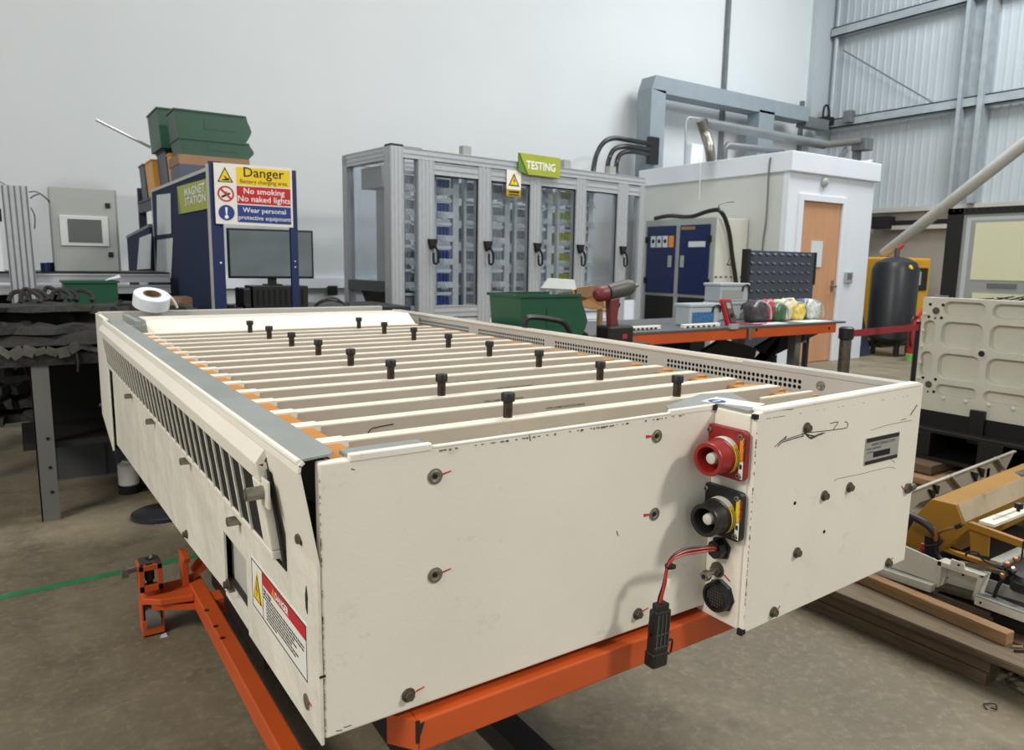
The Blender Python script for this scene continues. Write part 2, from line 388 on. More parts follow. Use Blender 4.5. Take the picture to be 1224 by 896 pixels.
# right wall: profiled cladding above a plainer lower wall
mb = MB(); pts = []
y = -6.0
while y < YBW+.2:
    pts += [(XRW, y), (XRW, y+.085), (XRW-.008, y+.095), (XRW-.008, y+.125)]; y += .135
pts = pts+[(XRW+.2, pts[-1][1]), (XRW+.2, -6.0)]
mb.prism(2, pts, 2.32, ZC); struct('wall_right', mb, M['clad'])
struct('wall_right_lower', MB().box(XRW-.06, XRW+.2, -6, YBW+.2, 0, 2.24), M['clad_low'])
struct('trim_2', MB().box(XRW-.16, XRW, -6, YBW-.1, 2.24, 2.32), M['rail'])        # ledge
n_ = 3
for z in (3.87, 5.53):                                                             # cladding rails
    mb = MB().box(XRW-.22, XRW-.03, -6, YBW-.15, z-.02, z).box(XRW-.22, XRW-.20, -6, YBW-.15, z-.02, z+.15).box(XRW-.22, XRW-.16, -6, YBW-.15, z+.13, z+.15)
    struct('trim_%d' % n_, mb, M['galv']); n_ += 1
a = on(1152, 100, 0, XRW-.2); b2 = on(1181, 60, 0, XRW-.2)
mb = MB().box(XRW-.30, XRW-.27, b2.y, a.y, 2.32, ZC).box(XRW-.06, XRW-.02, b2.y, a.y, 2.32, ZC).box(XRW-.27, XRW-.06, (a.y+b2.y)/2-.02, (a.y+b2.y)/2+.02, 2.32, ZC)
mb = MB().box(XRW-.30, XRW-.04, a.y-.03, a.y+.03, 2.32, ZC).box(XRW-.30, XRW-.04, b2.y-.04, b2.y+.04, 2.32, ZC).box(XRW-.10, XRW-.07, b2.y, a.y, 2.32, ZC)
struct('trim_5', mb, M['galv'])                                                    # steel column
struct('trim_6', MB().box(XRW-.2, XRW-.08, 4.0, 7.6, 1.93, 2.0), M['rail'])
struct('trim_7', MB().box(XRW-.14, XRW-.07, 4.0, 7.6, 2.03, 2.09), M['dark'])
# trunking along the back wall
struct('trim_8', MB().box(-8, 7.9, YBW-.07, YBW, .90, 1.02), M['cabinw'])

# downpipe pair in the corner and bracing
for q, (px, dy) in enumerate(((1001, 0.0), (1008, .12))):
    p = on(px, 40, 1, 8.78)
    t = tag(MB().cyl((p.x, 8.78, 3.95), (p.x, 8.78, ZC), .045, 12).build('wall_conduit', M['galv'], smooth=True),
        ['grey vertical conduit in the room corner, left one of the pair', 'grey vertical conduit in the room corner, right one of the pair'][q], 'pipe', 'corner conduits')
pa, pb = on(1008, 60, 0, XRW-.12), on(1126, 129, 0, XRW-.12)
tag(MB().cyl(pa, pb, .012, 8).build('brace_rod', M['galv_d']), 'thin diagonal steel brace rod on grey cladding', 'rod')
for q, (px, y0, y1, lab) in enumerate(((864.5, -60, 420, 'dark vertical wall conduit rising above the portal beam'), (959, 120, 300, 'dark vertical conduit below right end of portal beam'))):
    p = on(px, 150, 1, 8.93); z1 = on(px, y0, 1, 8.93).z; z1 = min(z1, ZC)
    tag(MB().box(p.x-.035, p.x+.035, 8.93, 8.99, .0, z1).build('wall_conduit', M['galv_d']), lab, 'conduit')
# small boxes in corner at rail
p = on(1016, 138, 0, XRW-.25)
tag(MB().box(XRW-.35, XRW-.2, p.y-.08, p.y+.08, p.z-.13, p.z+.08).build('junction_box', M['galv_d'], bevel=.01), 'small dark junction box on the rail in the corner', 'box')
p = on(987, 143, 1, 8.7)
mb = MB().box(p.x-.12, p.x+.12, 8.6, 8.8, p.z-.1, p.z+.04); mb.tube([(p.x-.09, 8.7, p.z), (p.x-.08, 8.7, p.z+.2), (p.x+.02, 8.7, p.z+.26), (p.x+.09, 8.7, p.z+.14), (p.x+.09, 8.7, p.z)], .02)
tag(mb.build('wall_bracket', M['dark'], smooth=True), 'black looped bracket at beam end in the corner', 'bracket')

# portal frame
t = thing('portal_frame', 'blue grey steel portal frame standing behind the cabin', 'steel frame', (8.4, 8.5, 0))
xa = on(779, 110, 1, 8.45).x; xc = on(967, 135, 1, 8.45).x
MB().box(xa, xa+.30, 8.45, 8.75, 0, 3.86).build('column', M['bluegrey'], t)
c1 = on(907, 150, 1, 8.45).x; c2 = on(925, 150, 1, 8.45).x
MB().box(c1, c2, 8.45, 8.7, 0, 3.86).build('column', M['bluegrey'], t)
MB().prism(1, [(xa, 3.86), (xa+.08, 4.06), (xc, 4.06), (xc, 3.82), (xa+.3, 3.82)], 8.45, 8.75).build('beam', M['bluegrey'], t)
MB().box(xc, 12.7, 8.5, 8.7, 3.75, 3.93).build('beam', M['galv_d'], t)

# black cables to the portal
for q, ((xs, ys), mid, end) in enumerate((((709, 206), [(713, 185), (722, 170), (735, 165), (755, 168)], (782, 173)), ((726, 204), [(728, 190), (735, 178), (752, 175)], (782, 180)), ((736, 210), [(737, 195), (742, 184), (757, 181)], (782, 186)))):
    pts = [on(xs, ys+25, 1, 8.0)]+[on(xs, ys, 1, 8.0)]+[on(a, b, 1, 8.2) for a, b in mid]+[on(*end, 1, 8.44)]
    tag(MB().tube(pts, .035, 8).build('power_cable', M['black'], smooth=True), ['thick black cable, outermost of three arching to the portal', 'black cable, middle of three arching to the portal', 'black cable, innermost of three arching to the portal'][q], 'cable', 'cables behind the test cabinet')
p = on(779, 180, 1, 8.40)
tag(MB().box(p.x-.08, p.x+.12, 8.36, 8.44, p.z-.2, p.z+.2).build('cable_clamp', M['black'], bevel=.01), 'black clamp holding cable ends on portal post', 'clamp')

# ------------------------------------------------------------------ modular cabin
cbx, cby, cz = 7.95, 5.80, 2.64
t = thing('modular_cabin', 'white modular cabin with wooden door and deep roof fascia', 'cabin', (cbx, cby, 0))
xr = 9.80
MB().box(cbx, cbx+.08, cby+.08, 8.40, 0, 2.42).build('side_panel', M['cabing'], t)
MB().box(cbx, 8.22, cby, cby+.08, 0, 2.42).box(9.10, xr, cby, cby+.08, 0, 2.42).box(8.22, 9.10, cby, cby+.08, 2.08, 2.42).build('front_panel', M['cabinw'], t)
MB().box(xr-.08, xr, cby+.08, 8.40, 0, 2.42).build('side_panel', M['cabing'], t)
MB().box(cbx-.03, xr+.06, cby-.05, 8.42, 2.40, 2.64).build('roof_fascia', M['cabinw'], t, bevel=.01)
for bb in ((8.16, 8.24, 0, 2.15), (9.09, 9.17, 0, 2.15), (8.24, 9.09, 2.07, 2.15)): MB().box(bb[0], bb[1], cby-.03, cby-.001, bb[2], bb[3]).build('door_trim', M['cabinw'], t, bevel=.005)
d = MB().box(8.24, 9.09, cby+.01, cby+.05, .01, 2.07).build('door', M['beech'], t)
dl = MB().cyl((9.02, cby+.01, 1.0), (9.02, cby-.05, 1.0), .015, 10).bar((9.03, cby-.05, 1.0), (8.90, cby-.05, 1.0), .02, .02).box(9.0, 9.04, cby-.003, cby+.01, .93, 1.08)
dl.build('handle', M['steel'], d)
pp = on(976, 303, 1, cby)
MB().box(pp.x-.12, pp.x+.12, cby-.002, cby+.009, pp.z-.17, pp.z+.16).build('paper_notice', M['paper'], d)
p = on(984, 218, 1, cby); MB().lathe((p.x, cby, p.z), (0, -1, 0), [(0, .06), (.03, .06), (.05, .045), (.06, .02)], 16).build('bulkhead_light', M['encl'], t, smooth=True)
p = on(1013, 331, 1, cby); MB().box(p.x-.08, p.x+.08, cby-.03, cby, p.z-.08, p.z+.07).build('switch_plate', M['encl'], t, bevel=.008); 
MB().box(p.x-.05, p.x+.05, cby-.034, cby-.03, p.z-.03, p.z+.05).build('switch_button', M['galv_d'], t)
# cable down the side
tag(MB().tube([on(921, 188, 0, cbx-.05), on(919, 205, 0, cbx-.04), on(916, 260, 0, cbx-.02), on(911, 300, 0, cbx-.02), (cbx-.02, on(911, 300, 0, cbx-.02).y, .4)], .012, 6).build('cable_drop', M['galv_d'], smooth=True), 'thin grey cable hanging down the cabin side panel', 'cable')
tag(MB().tube([on(836, 190, 0, cbx-.05), on(837, 205, 0, cbx-.05), on(836, 240, 0, cbx-.03)], .008, 6).build('hanging_string', M['cabinw']), 'short white cord hanging over the cabin roof edge', 'cord')
# roof services
ya = 7.0
def roofpipe(name, pts, r, m, lab, cat, n=14, sm=0): tag(MB().tube(pts, r, n, sm).build(name, m, smooth=True), lab, cat)
roofpipe('extract_duct', [on(842, 147, 1, ya), on(985, 173, 1, ya)], .065, M['galv_d'], 'long grey duct running above the cabin roof', 'duct')
roofpipe('foil_duct', [on(984, 173, 1, ya), on(1026, 169, 1, ya)], .055, M['steel'], 'bright foil duct section at right end of the grey duct', 'duct')
p = on(1032, 173, 1, ya); tag(MB().box(p.x-.1, p.x+.12, ya-.1, ya+.15, p.z-.09, p.z+.1).build('duct_box', M['galv_d'], bevel=.01), 'grey box at the end of the roof duct', 'box')
tag(MB().box(p.x-.06, p.x+.06, ya+.06, ya+.14, 0, p.z-.09).build('duct_support', M['galv_d']), 'grey upright under the duct end box', 'support')
roofpipe('flexible_hose', [on(837, 143, 1, ya), on(843, 160, 1, ya), on(848, 176, 1, ya-.1), (on(850, 190, 1, ya-.1).x, ya-.1, 2.62)], .065, M['steel'], 'silver corrugated hose dropping into the cabin roof', 'hose', sm=4)
pp = on(866, 175, 1, 7.3)
roofpipe('elbow_pipe', [(pp.x, 7.3, 2.64), (pp.x, 7.3, pp.z-.04), (pp.x+.06, 7.3, pp.z+.02), on(935, 181, 1, 7.3)], .05, M['galv_d'], 'lower grey pipe with an elbow on the cabin roof', 'pipe')
a, b2 = on(1012, 178, 1, ya), on(992, 190, 1, ya)
tag(MB().bar(a, (b2.x, ya, 2.64), .05, .09).build('roof_strut', M['galv_d']), 'dark diagonal strut under the foil duct', 'strut')
roofpipe('thin_pipe', [(on(820, 180, 1, 7.6).x, 7.6, 2.64), on(820, 145, 1, 7.6), on(823, 140, 1, 7.6), on(838, 142, 1, 7.6)], .015, M['galv'], 'thin looped pipe beside the silver hose', 'pipe', 8)
p = on(830, 190, 1, 7.6); tag(MB().box(p.x-.12, p.x+.12, 7.55, 7.7, 2.64, 2.95).build('roof_box', M['cabinw'], bevel=.01), 'pale box on cabin roof behind the thin pipe', 'box')
p = on(1036, 192, 1, 6.0); tag(MB().box(p.x-.14, p.x+.05, 5.95, 6.05, 2.64, 2.70).box(p.x+.05, p.x+.09, 5.97, 6.03, 2.64, 2.73).build('roof_sensor', M['cabinw']), 'small white sensor on the cabin roof corner', 'sensor')

# ------------------------------------------------------------------ diagonal brace tube, compressor corner
pa = on(1057, 303, 0, 11.6); pb = on(1300, 113, 0, 11.0)
t = thing('brace_tube', 'thick white diagonal tube rising to the upper right', 'tube', tuple(pa))
MB().cyl(pa, pb, .085, 20).build('tube', M['rail'], t, smooth=True)
MB().bar(pa+Vector((0, .0, -.02)), pa+Vector((0, .03, -.11)), .06, .10).build('end_plate', M['rail'], t)
# air receiver
p0 = on(1061, 424, 2, .0); tx, ty = p0.x, p0.y
t = thing('air_receiver', 'tall black compressed air tank beside the yellow compressor', 'tank', (tx, ty, 0))
tr = .31; H = 1.25+(323-311)/890*12.0
MB().lathe((tx, ty, .14), (0, 0, 1), [(0, .1), (.05, .22), (.12, tr), (H-.32, tr), (H-.22, tr*.86), (H-.16, tr*.5), (H-.14, .05)], 28).build('vessel', M['tank'], t, smooth=True)
for k in range(3):
    a = k*2.1; MB().bar((tx+.2*math.cos(a), ty+.2*math.sin(a), 0), (tx+.2*math.cos(a), ty+.2*math.sin(a), .26), .05, .05, (1, 0, 0)).build('leg', M['tank'], t)
MB().cyl((tx, ty, H-.02), (tx, ty, H+.12), .035, 12).build('valve_stem', M['steel_dark'], t)
MB().bar((tx-.02, ty, H+.1), (tx+.14, ty, H+.16), .03, .05).build('valve_handle', M['redp'], t)
pc = on(1050, 313, 1, ty-.28)
MB().cyl((tx-.1, ty-.24, H-.16), (tx-.1, ty-.28, H-.14), .035, 12).build('pressure_gauge', M['sign_y'], t)
# yellow compressor
yc = ty+.55
xl = on(1068, 380, 1, yc).x; xrr = on(1103, 380, 1, yc).x
t = thing('air_compressor', 'yellow cabinet air compressor behind the black tank', 'compressor', ((xl+xrr)/2, yc+.4, 0))
zt = on(1090, 308, 1, yc).z
MB().box(xl-.25, xrr+.1, yc, yc+.8, .1, zt).build('housing', M['yel_c'], t, bevel=.03)
a, b2 = on(1098, 320, 1, yc), on(1110, 347, 1, yc)
MB().box(a.x-.03, xrr, yc-.012, yc, b2.z, a.z).build('control_panel', M['black'], t)
MB().box(a.x-.01, a.x+.07, yc-.02, yc-.012, a.z-.28, a.z-.06).build('display', M['clearbox'], t)
MB().box(xl-.1, a.x-.12, yc-.01, yc, .5, zt-.1).build('side_grille', M['black'], t)
MB().box(xl-.2, xrr+.05, yc+.05, yc+.75, 0, .1).build('base', M['black'], t)
# fire extinguisher
p0 = on(1092, 431, 2, 0)
t = thing('fire_extinguisher', 'red fire extinguisher with green base collar near the yellow compressor', 'fire extinguisher', tuple(p0))
q = p0
MB().lathe(q+Vector((0, 0, .05)), (0, 0, 1), [(0, .085), (.03, .1), (.42, .1), (.48, .08), (.52, .03), (.55, .03)], 20).build('cylinder', M['redp'], t, smooth=True)
MB().lathe(q, (0, 0, 1), [(0, .11), (.09, .11), (.1, .1)], 20).build('base_collar', M['lime'], t, smooth=True)
MB().bar(q+Vector((0, 0, .6)), q+Vector((.14, 0, .72)), .03, .03).build('lever', M['redp'], t)
MB().tube([q+Vector((0, 0, .6)), q+Vector((-.14, 0, .58)), q+Vector((-.15, 0, .3)), q+Vector((-.11, 0, .2))], .014, 8).build('hose', M['black'], t, smooth=True)
text('FIRE', .07, q+Vector((-.07, -.102, .18)), (0, 0, 1), (-1, 0, 0), M['wink'], t, align='LEFT')
# dark things above the receiver and machinery behind
a, b2 = on(1044, 259, 0, XRW-.3), on(1062, 273, 0, XRW-.3)
tag(MB().box(XRW-.35, XRW-.1, b2.y, a.y, b2.z, a.z).build('wall_heater', M['dark'], bevel=.01), 'black box mounted under the ledge on the right wall', 'box')
p = on(1032, 430, 2, 0)
tag(MB().bar((p.x+.42, p.y+.25, 0.0), (p.x+.47, p.y+.6, 1.05), .34, .03, (0, -1, .4)).build('leaning_board', M['rackblue']), 'dark blue board leaning beside the cabin corner', 'board')
p = on(1050, 300, 1, yc+.5)
tag(MB().box(p.x-.5, p.x+.1, yc+.9, yc+1.3, 0, 1.62).build('dryer_unit', M['encl'], bevel=.02), 'grey unit behind the air tank', 'machine')
p = on(1075, 438, 2, 0)
tag(MB().box(tx-.25, tx+.35, ty-.56, ty-.36, .04, .20).box(tx-.2, tx-.1, ty-.60, ty-.36, 0, .05).build('drain_unit', M['black'], bevel=.02), 'small black drain unit on floor in front of the tank', 'machine')

# barrier post
p0 = on(1012, 393, 2, .86)
t = thing('barrier_post', 'bronze belt barrier post at the end of the orange bench', 'barrier post', (p0.x, p0.y, 0))
bx, by = p0.x, p0.y
MB().cyl((bx, by, .03), (bx, by, .80), .036, 20).build('pole', M['steel_dark'], t, smooth=True)
MB().lathe((bx, by, .79), (0, 0, 1), [(0, .036), (.01, .046), (.075, .046), (.085, .03)], 20).build('belt_head', M['black'], t, smooth=True)
MB().lathe((bx, by, 0), (0, 0, 1), [(0, .18), (.015, .18), (.04, .05)], 28).build('base', M['black'], t, smooth=True)
e = on(1100, 391, 0, 6.6); 
MB().slab([(bx+.04, by, .805), (e.x, e.y, e.z-.025), (e.x, e.y, e.z+.03), (bx+.04, by, .85)], .003, (0, 1, 0)).build('belt', M['belt'], t)
tag(MB().cyl((e.x, e.y, .02), (e.x, e.y, e.z+.05), .04, 16).cyl((e.x, e.y, 0), (e.x, e.y, .03), .18, 24).build('barrier_post', M['black'], smooth=True), 'black belt post hidden behind the cast panel', 'barrier post')

# ------------------------------------------------------------------ glazed test cabinet
TA = R(6.0); TX, TY = 2.95, 6.41
t = thing('test_cabinet', 'long glazed aluminium test cabinet full of battery trays', 'cabinet', (TX, TY, 0), TA)
def tm(mb): mb.X = WM[t]; return mb
def alu(mb, x0, x1, y0, y1, z0, z1, ax):
    """extrusion: body with raised ribs on the front and left faces, running along ax"""
    e = .006; mb.box(x0, x1, y0, y1, z0, z1)
    if ax == 2:
        k = max(2, int(round((x1-x0)/.045)));
        for i in range(k+1):
            c = x0+(x1-x0)*i/k; mb.box(max(c-.008, x0), min(c+.008, x1), y0-e, y0, z0, z1)
        for i in range(3):
            c = y0+(y1-y0)*i/2; mb.box(x0-e, x0, max(c-.008, y0), min(c+.008, y1), z0, z1)
    else:
        k = max(2, int(round((z1-z0)/.045)))
        for i in range(k+1):
            c = z0+(z1-z0)*i/k
            if ax == 0: mb.box(x0, x1, y0-e, y0, max(c-.008, z0), min(c+.008, z1))
            else: mb.box(x0-e, x0, y0, y1, max(c-.008, z0), min(c+.008, z1))
    return mb
TL, TD, TH = 3.56, .95, 2.29
alu(tm(MB()), 0, .125, 0, .12, .05, TH, 2).build('post', M['alu'], t)
alu(tm(MB()), 0, .08, TD-.08, TD, .05, TH, 2).build('post', M['alu'], t)
alu(tm(MB()), TL-.07, TL, TD-.08, TD, .05, TH, 2).build('post', M['alu'], t)
alu(tm(MB()), 0, .09, .12, TD-.08, 2.17, TH, 1).build('side_rail', M['alu'], t)
alu(tm(MB()), 0, .07, .12, TD-.08, .95, 1.05, 1).build('side_rail', M['alu_groove'], t)
alu(tm(MB()), .125, TL, 0, .1, 2.195, TH, 0).build('top_rail', M['alu'], t)
alu(tm(MB()), .0, TL, TD-.08, TD, 2.195, TH, 0).build('top_rail', M['alu'], t)
tm(MB()).box(0, .13, 0, .12, TH, TH+.02).box(.1, .35, .02, .2, TH, TH+.01).build('corner_cap', M['black_steel'], t)
posts = [(.30, .47), (1.016, 1.166), (1.71, 1.853), (2.397, 2.544), (3.09, 3.258), (3.484, 3.56)]
for k, (a, b2) in enumerate(posts):
    alu(tm(MB()), a, b2, 0, .08, .12, 2.195, 2).build('post', M['alu'], t)
for k in range(4):
    a, b2 = posts[k][1], posts[k+1][0]
    dd = alu(tm(MB()), a, b2, .005, .06, 2.07, 2.18, 0).build('door_rail', M['alu'], t)
    alu(tm(MB()), a, b2, .005, .06, .70, .81, 0).build('door_rail', M['alu'], t)
    tm(MB()).box(a, b2, .03, .036, .81, 2.07).build('pane', M['glass'], dd)
    tm(MB()).box(a, a+.012, .022, .03, .81, 2.07).box(b2-.012, b2, .022, .03, .81, 2.07).box(a, b2, .022, .03, 2.058, 2.07).build('gasket', M['dark'], dd)
    lp = tm(MB())
    for j in range(6): lp.box(a, b2, .02, .045, .14+.092*j, .14+.092*j+.08)
    lp.box(a, b2, .045, .05, .14, .7)
    lp.build('lower_panel', M['cabinw'], t)
tm(MB()).box(.125, .30, .03, .036, .14, 2.18).build('pane', M['glass'], t)
tm(MB()).box(3.258, 3.484, .03, .036, .81, 2.07).build('pane', M['glass'], t)
d = tm(MB()); alu(d, 3.258, 3.484, .005, .06, 2.07, 2.18, 0); d.build('end_rail', M['alu'], t)
tm(MB()).box(3.258, 3.484, .02, .05, .14, .81).build('lower_panel', M['cabinw'], t)
tm(MB()).box(.03, .036, .12, TD-.08, 1.05, 2.17).build('pane', M['glass'], t)
tm(MB()).box(0, TL, .0, TD, .0, .05).build('plinth', M['galv_d'], t)
tm(MB()).box(0, TL, .0, TD, .12, .14).build('floor_panel', M['galv_d'], t)
tm(MB()).box(.05, TL-.02, TD-.03, TD-.02, .14, 2.2).build('rear_pane', M['glass'], t)
for k, u in enumerate((.44, 1.12, 1.80, 2.46, 3.18)):          # lever handles
    h = tm(MB()); h.prism(1, [(u-.05, 1.46), (u+.05, 1.46), (u+.03, 1.38), (u-.02, 1.36)], -.04, -.005)
    h.tube([(u+.0, -.05, 1.40), (u+.035, -.06, 1.34), (u+.04, -.06, 1.24), (u-.01, -.06, 1.23), (u-.015, -.06, 1.33)], .012, 6, 2)
    h.build('handle', M['dark'], t, smooth=False)
for u in (.88, 2.26, 3.0): tm(MB()).box(u-.05, u+.05, .02, .09, TH, TH+.09).build('roof_bracket', M['encl'], t)
# module racks behind the glass
def rack(u0, u1, v0, cellm, n=8, z0=.30, z1=2.15, right=False):
    v0 = v0*.6; sh_ = v0*(.60+.17*u0); u0 += sh_; u1 += sh_
    tm(MB()).box(u0-.03, u0, v0, v0+.05, .14, 2.2).build('rack_upright', M['tray'], t)
    tm(MB()).box(u1, u1+.07, v0, v0+.05, .14, 2.2).build('rack_upright', M['tray'], t)
    dz = (z1-z0)/n
    for i in range(n):
        z = z0+dz*i; tr_ = tm(MB()); tr_.box(u0, u1, v0, v0+.35, z, z+.02).box(u0, u1, v0-.01, v0, z-.01, z+.05)
        for q in range(3): tr_.tube([(u0+.02+.03*q, v0-.01, z+.05), (u0+.0+.03*q, v0-.05, z+.03), (u0+.04+.03*q, v0-.05, z-.03)], .006, 4, 2)
        o = tr_.build('module_tray', M['tray'], t)
        c = tm(MB()); m_ = 4
        for q in range(m_):
            w_ = (u1-u0-.04)/m_; c.box(u0+.02+w_*q, u0+.02+w_*q+w_*.78, v0+.02, v0+.2, z+.02, z+.02+dz*.5)
        c.build('cell_block', cellm, o)
        tm(MB()).box(u0+.01, u1-.01, v0+.01, v0+.05, z+.02+dz*.56, z+.02+dz*.68).build('tray_cover', M['cabinw'], o)
rack(.14, .29, .16, M['cellgrey'])
rack(.50, .70, .22, M['cellblue']); rack(.86, 1.08, .30, M['cellgrey'])
rack(1.19, 1.36, .26, M['cellgrey']); rack(1.52, 1.72, .30, M['cellgrey'])
rack(1.88, 1.96, .26, M['cellgrey']); rack(2.14, 2.36, .28, M['cellyel'])
rack(2.56, 2.60, .28, M['cellyel'])
tm(MB()).box(2.80, 2.95, .5, .6, .14, 2.2).box(3.02, 3.06, .45, .6, .14, 2.2).build('rack_upright', M['galv_d'], t)
tm(MB()).box(3.0, 3.08, .62, .68, .14, 1.5).build('cable_bundle', M['copper'], t)
tm(MB()).box(.35, .60, .62, .90, .3, 2.0).build('supply_unit', M['encl'], t)
tm(MB()).box(.10, .30, .35, .75, 1.95, 2.15).build('fan_unit', M['encl'], t)
tm(MB()).cyl((.2, .3, 2.02), (.2, .36, 2.02), .07, 14).build('lamp_head', M['cabinw'], t)
tm(MB()).prism(1, [(.1, .95), (.45, .95), (.45, .35), (.3, .5)], .2, .8).build('cable_hopper', M['black_steel'], t)
# signs on it
sg = tag(thing('testing_sign', 'olive green TESTING sign on top of the glazed cabinet', 'sign', (TX, TY, 0), TA), None)
o = MB(); o.X = WM[sg]; o.prism(1, [(1.505, 2.375), (2.09, 2.375), (2.09, 2.165), (1.63, 2.165)], -.045, -.03); o.build('board', M['olive'], sg)
o = MB(); o.X = WM[sg]; o.prism(1, [(1.505, 2.375), (1.63, 2.165), (1.505, 2.19)], -.035, -.02); o.build('folded_corner', M['olive_d'], sg)
cu, su = math.cos(TA), math.sin(TA)
def TP(u, v, z): return WM[t] @ Vector((u, v, z))
text('TESTING', .115, TP(1.60, -.046, 2.225), (cu, su, 0), (0, 0, 1), M['wink'], sg, bold=.02, sx_scale=.93)
ws = thing('warning_sign', 'white and yellow warning triangle sign on cabinet door', 'sign', (TX, TY, 0), TA)
o = MB(); o.X = WM[ws]; o.box(1.362, 1.555, -.016, -.012, 2.0, 2.195); o.build('board', M['white_lab'], ws)
o = MB(); o.X = WM[ws]; o.box(1.362, 1.555, -.017, -.012, 1.93, 2.0); o.box(1.362, 1.555, -.017, -.012, 1.93, 2.0); o.build('lower_board', M['sign_y'], ws)
def tri_sign(X, cx, cz, w_, d0, parent, ax=1, sy=None, inner=.72):
    hh = w_*.87
    o = MB(); o.X = X; o.prism(ax, [(cx-w_/2, cz-hh/2), (cx+w_/2, cz-hh/2), (cx, cz+hh/2)], d0-.001, d0); o.build('triangle_border', M['ink'], parent)
    k = inner; o = MB(); o.X = X; c = cz-hh/2+hh/3
    o.prism(ax, [(cx-w_/2*k, c-hh/3*k), (cx+w_/2*k, c-hh/3*k), (cx, c+2*hh/3*k)], d0-.002, d0-.001); o.build('triangle', sy or M['sign_y'], parent)
tri_sign(WM[ws], 1.458, 2.10, .15, -.017, ws)
def bolt_mark(X, cx, cz, h, d0, parent):
    o = MB(); o.X = X; o.prism(1, [(cx+.12*h, cz+.5*h), (cx-.18*h, cz-.05*h), (cx+.0*h, cz-.02*h), (cx-.06*h, cz-.5*h), (cx+.2*h, cz+.1*h), (cx+.02*h, cz+.07*h)], d0-.001, d0); o.build('bolt_symbol', M['ink'], parent)
bolt_mark(WM[ws], 1.458, 2.09, .075, -.0192, ws)
o = MB(); o.X = WM[ws]; o.box(1.39, 1.53, -.0185, -.017, 1.965, 1.985).box(1.39, 1.53, -.0185, -.017, 1.94, 1.952); o.build('print_line', M['ink'], ws)

# ------------------------------------------------------------------ blue electrical cabinets
ex, ey = 7.25, 6.30
EH = on(849, 259, 1, ey).z
t = thing('electrical_cabinet', 'beige electrical cabinet with two navy blue doors', 'cabinet', (ex, ey, 0))
ye = ex/math.tan(AZ+math.atan((768-612)/890)) 
dpt = .60
MB().box(ex+.02, ex+dpt, ey, ye, .0, EH).build('body', M['ebeige'], t, bevel=.01)
MB().box(ex, ex+.02, ey, ye, .0, EH).build('door_surround', M['encl'], t)
zb = on(780, 349, 0, ex).z
ym = (ey+ye)/2
for k, (a, b2) in enumerate(((ey+.07, ym-.04), (ym+.04, ye-.05))):
    d = MB().box(ex-.02, ex, a, b2, zb, EH-.08).build('door', M['navy'], t, bevel=.006)
    hy = b2-.07 if k == 0 else a+.07
    MB().box(ex-.04, ex-.02, hy-.025, hy+.025, 1.22, 1.37).build('handle', M['encl'], d)
    oy = a if k == 0 else b2
    MB().box(ex-.035, ex-.0, oy-.02, oy+.02, zb+.12, zb+.2).box(ex-.035, ex-.0, oy-.02, oy+.02, EH-.3, EH-.22).build('hinge', M['dark'], d)
    if k == 0:
        MB().box(ex-.022, ex-.02, ym-.06-.42, ym-.06-.14, EH-.36, EH-.29).build('name_strip', M['paper'], d)
        MB().box(ex-.022, ex-.02, ym-.3, ym-.06, EH-.14, EH-.10).build('rating_strip', M['card'], d)
    else:
        for j in range(4): MB().box(ex-.022, ex-.02, b2-.08-.11*j-.09, b2-.08-.11*j, EH-.36, EH-.21).build('pictogram', M['paper'] if j < 3 else M['orange_lab'], d)
        for j in range(3): MB().cyl((ex-.021, b2-.125-.11*j, EH-.28), (ex-.024, b2-.125-.11*j, EH-.28), .028, 10).build('pictogram_mark', M['ink'], d)
MB().box(ex-.008, ex, ey+.07, ym-.04, .1, zb-.04).box(ex-.008, ex, ym+.04, ye-.05, .1, zb-.04).build('lower_recess', M['dark'], t)
Xf = Matrix.Identity(4)
p = on(874, 310, 1, ey)
tri_sign(Xf, p.x-.0, p.z, .17, ey, t, sy=M['white_lab']); 
o = MB().prism(1, [(p.x-.035, p.z-.055), (p.x+.035, p.z-.055), (p.x, p.z+.02)], ey-.003, ey-.002); o.build('triangle_centre', M['orange_lab'], t)
mb = MB()
for k in range(7):
    a = on(854+6*k, 331, 1, ey); mb.box(a.x, a.x+.05, ey-.002, ey, a.z-.012, a.z+.012)
mb.build('print_line', M['galv_d'], t)
t2 = tag(MB().box(ex+dpt+.006, ex+dpt+.08, ey+.05, ye-.02, 0, EH+.02).build('side_duct', M['ebeige'], bevel=.01), 'narrow beige duct between the electrical cabinet and the cabin', 'duct')
tag(MB().tube([on(783, 261, 0, ex+.1), on(800, 258, 0, ex+.1), on(825, 259, 0, ex+.05), on(848, 252, 0, ex), on(862, 253, 1, ey-.06), on(871, 275, 1, ey-.06), on(875, 305, 1, ey-.06), on(880, 340, 1, ey-.06), on(882, 380, 1, ey-.06)], .028, 8).build('supply_cable', M['black'], smooth=True), 'thick black cable draped over the electrical cabinet', 'cable')
tag(MB().tube([on(863, 254, 1, ey-.06), on(859, 246, 1, ey-.05), on(866, 242, 1, ey-.05), on(877, 241, 1, ey-.05)], .009, 6).build('cable_tail', M['galv_d'], smooth=True), 'thin grey wire curling up from the black cable', 'wire')

# ------------------------------------------------------------------ BATTERY PACK (the subject)
X0, X1, YF, YB, ZB, ZT = .300, 1.600, .885, 3.62, .612, 1.0
XN, YN = 1.045, .797
bp = thing('battery_pack', 'large white vehicle battery pack with ribbed open top on an orange stand', 'battery', (.95, 2.2, ZB))
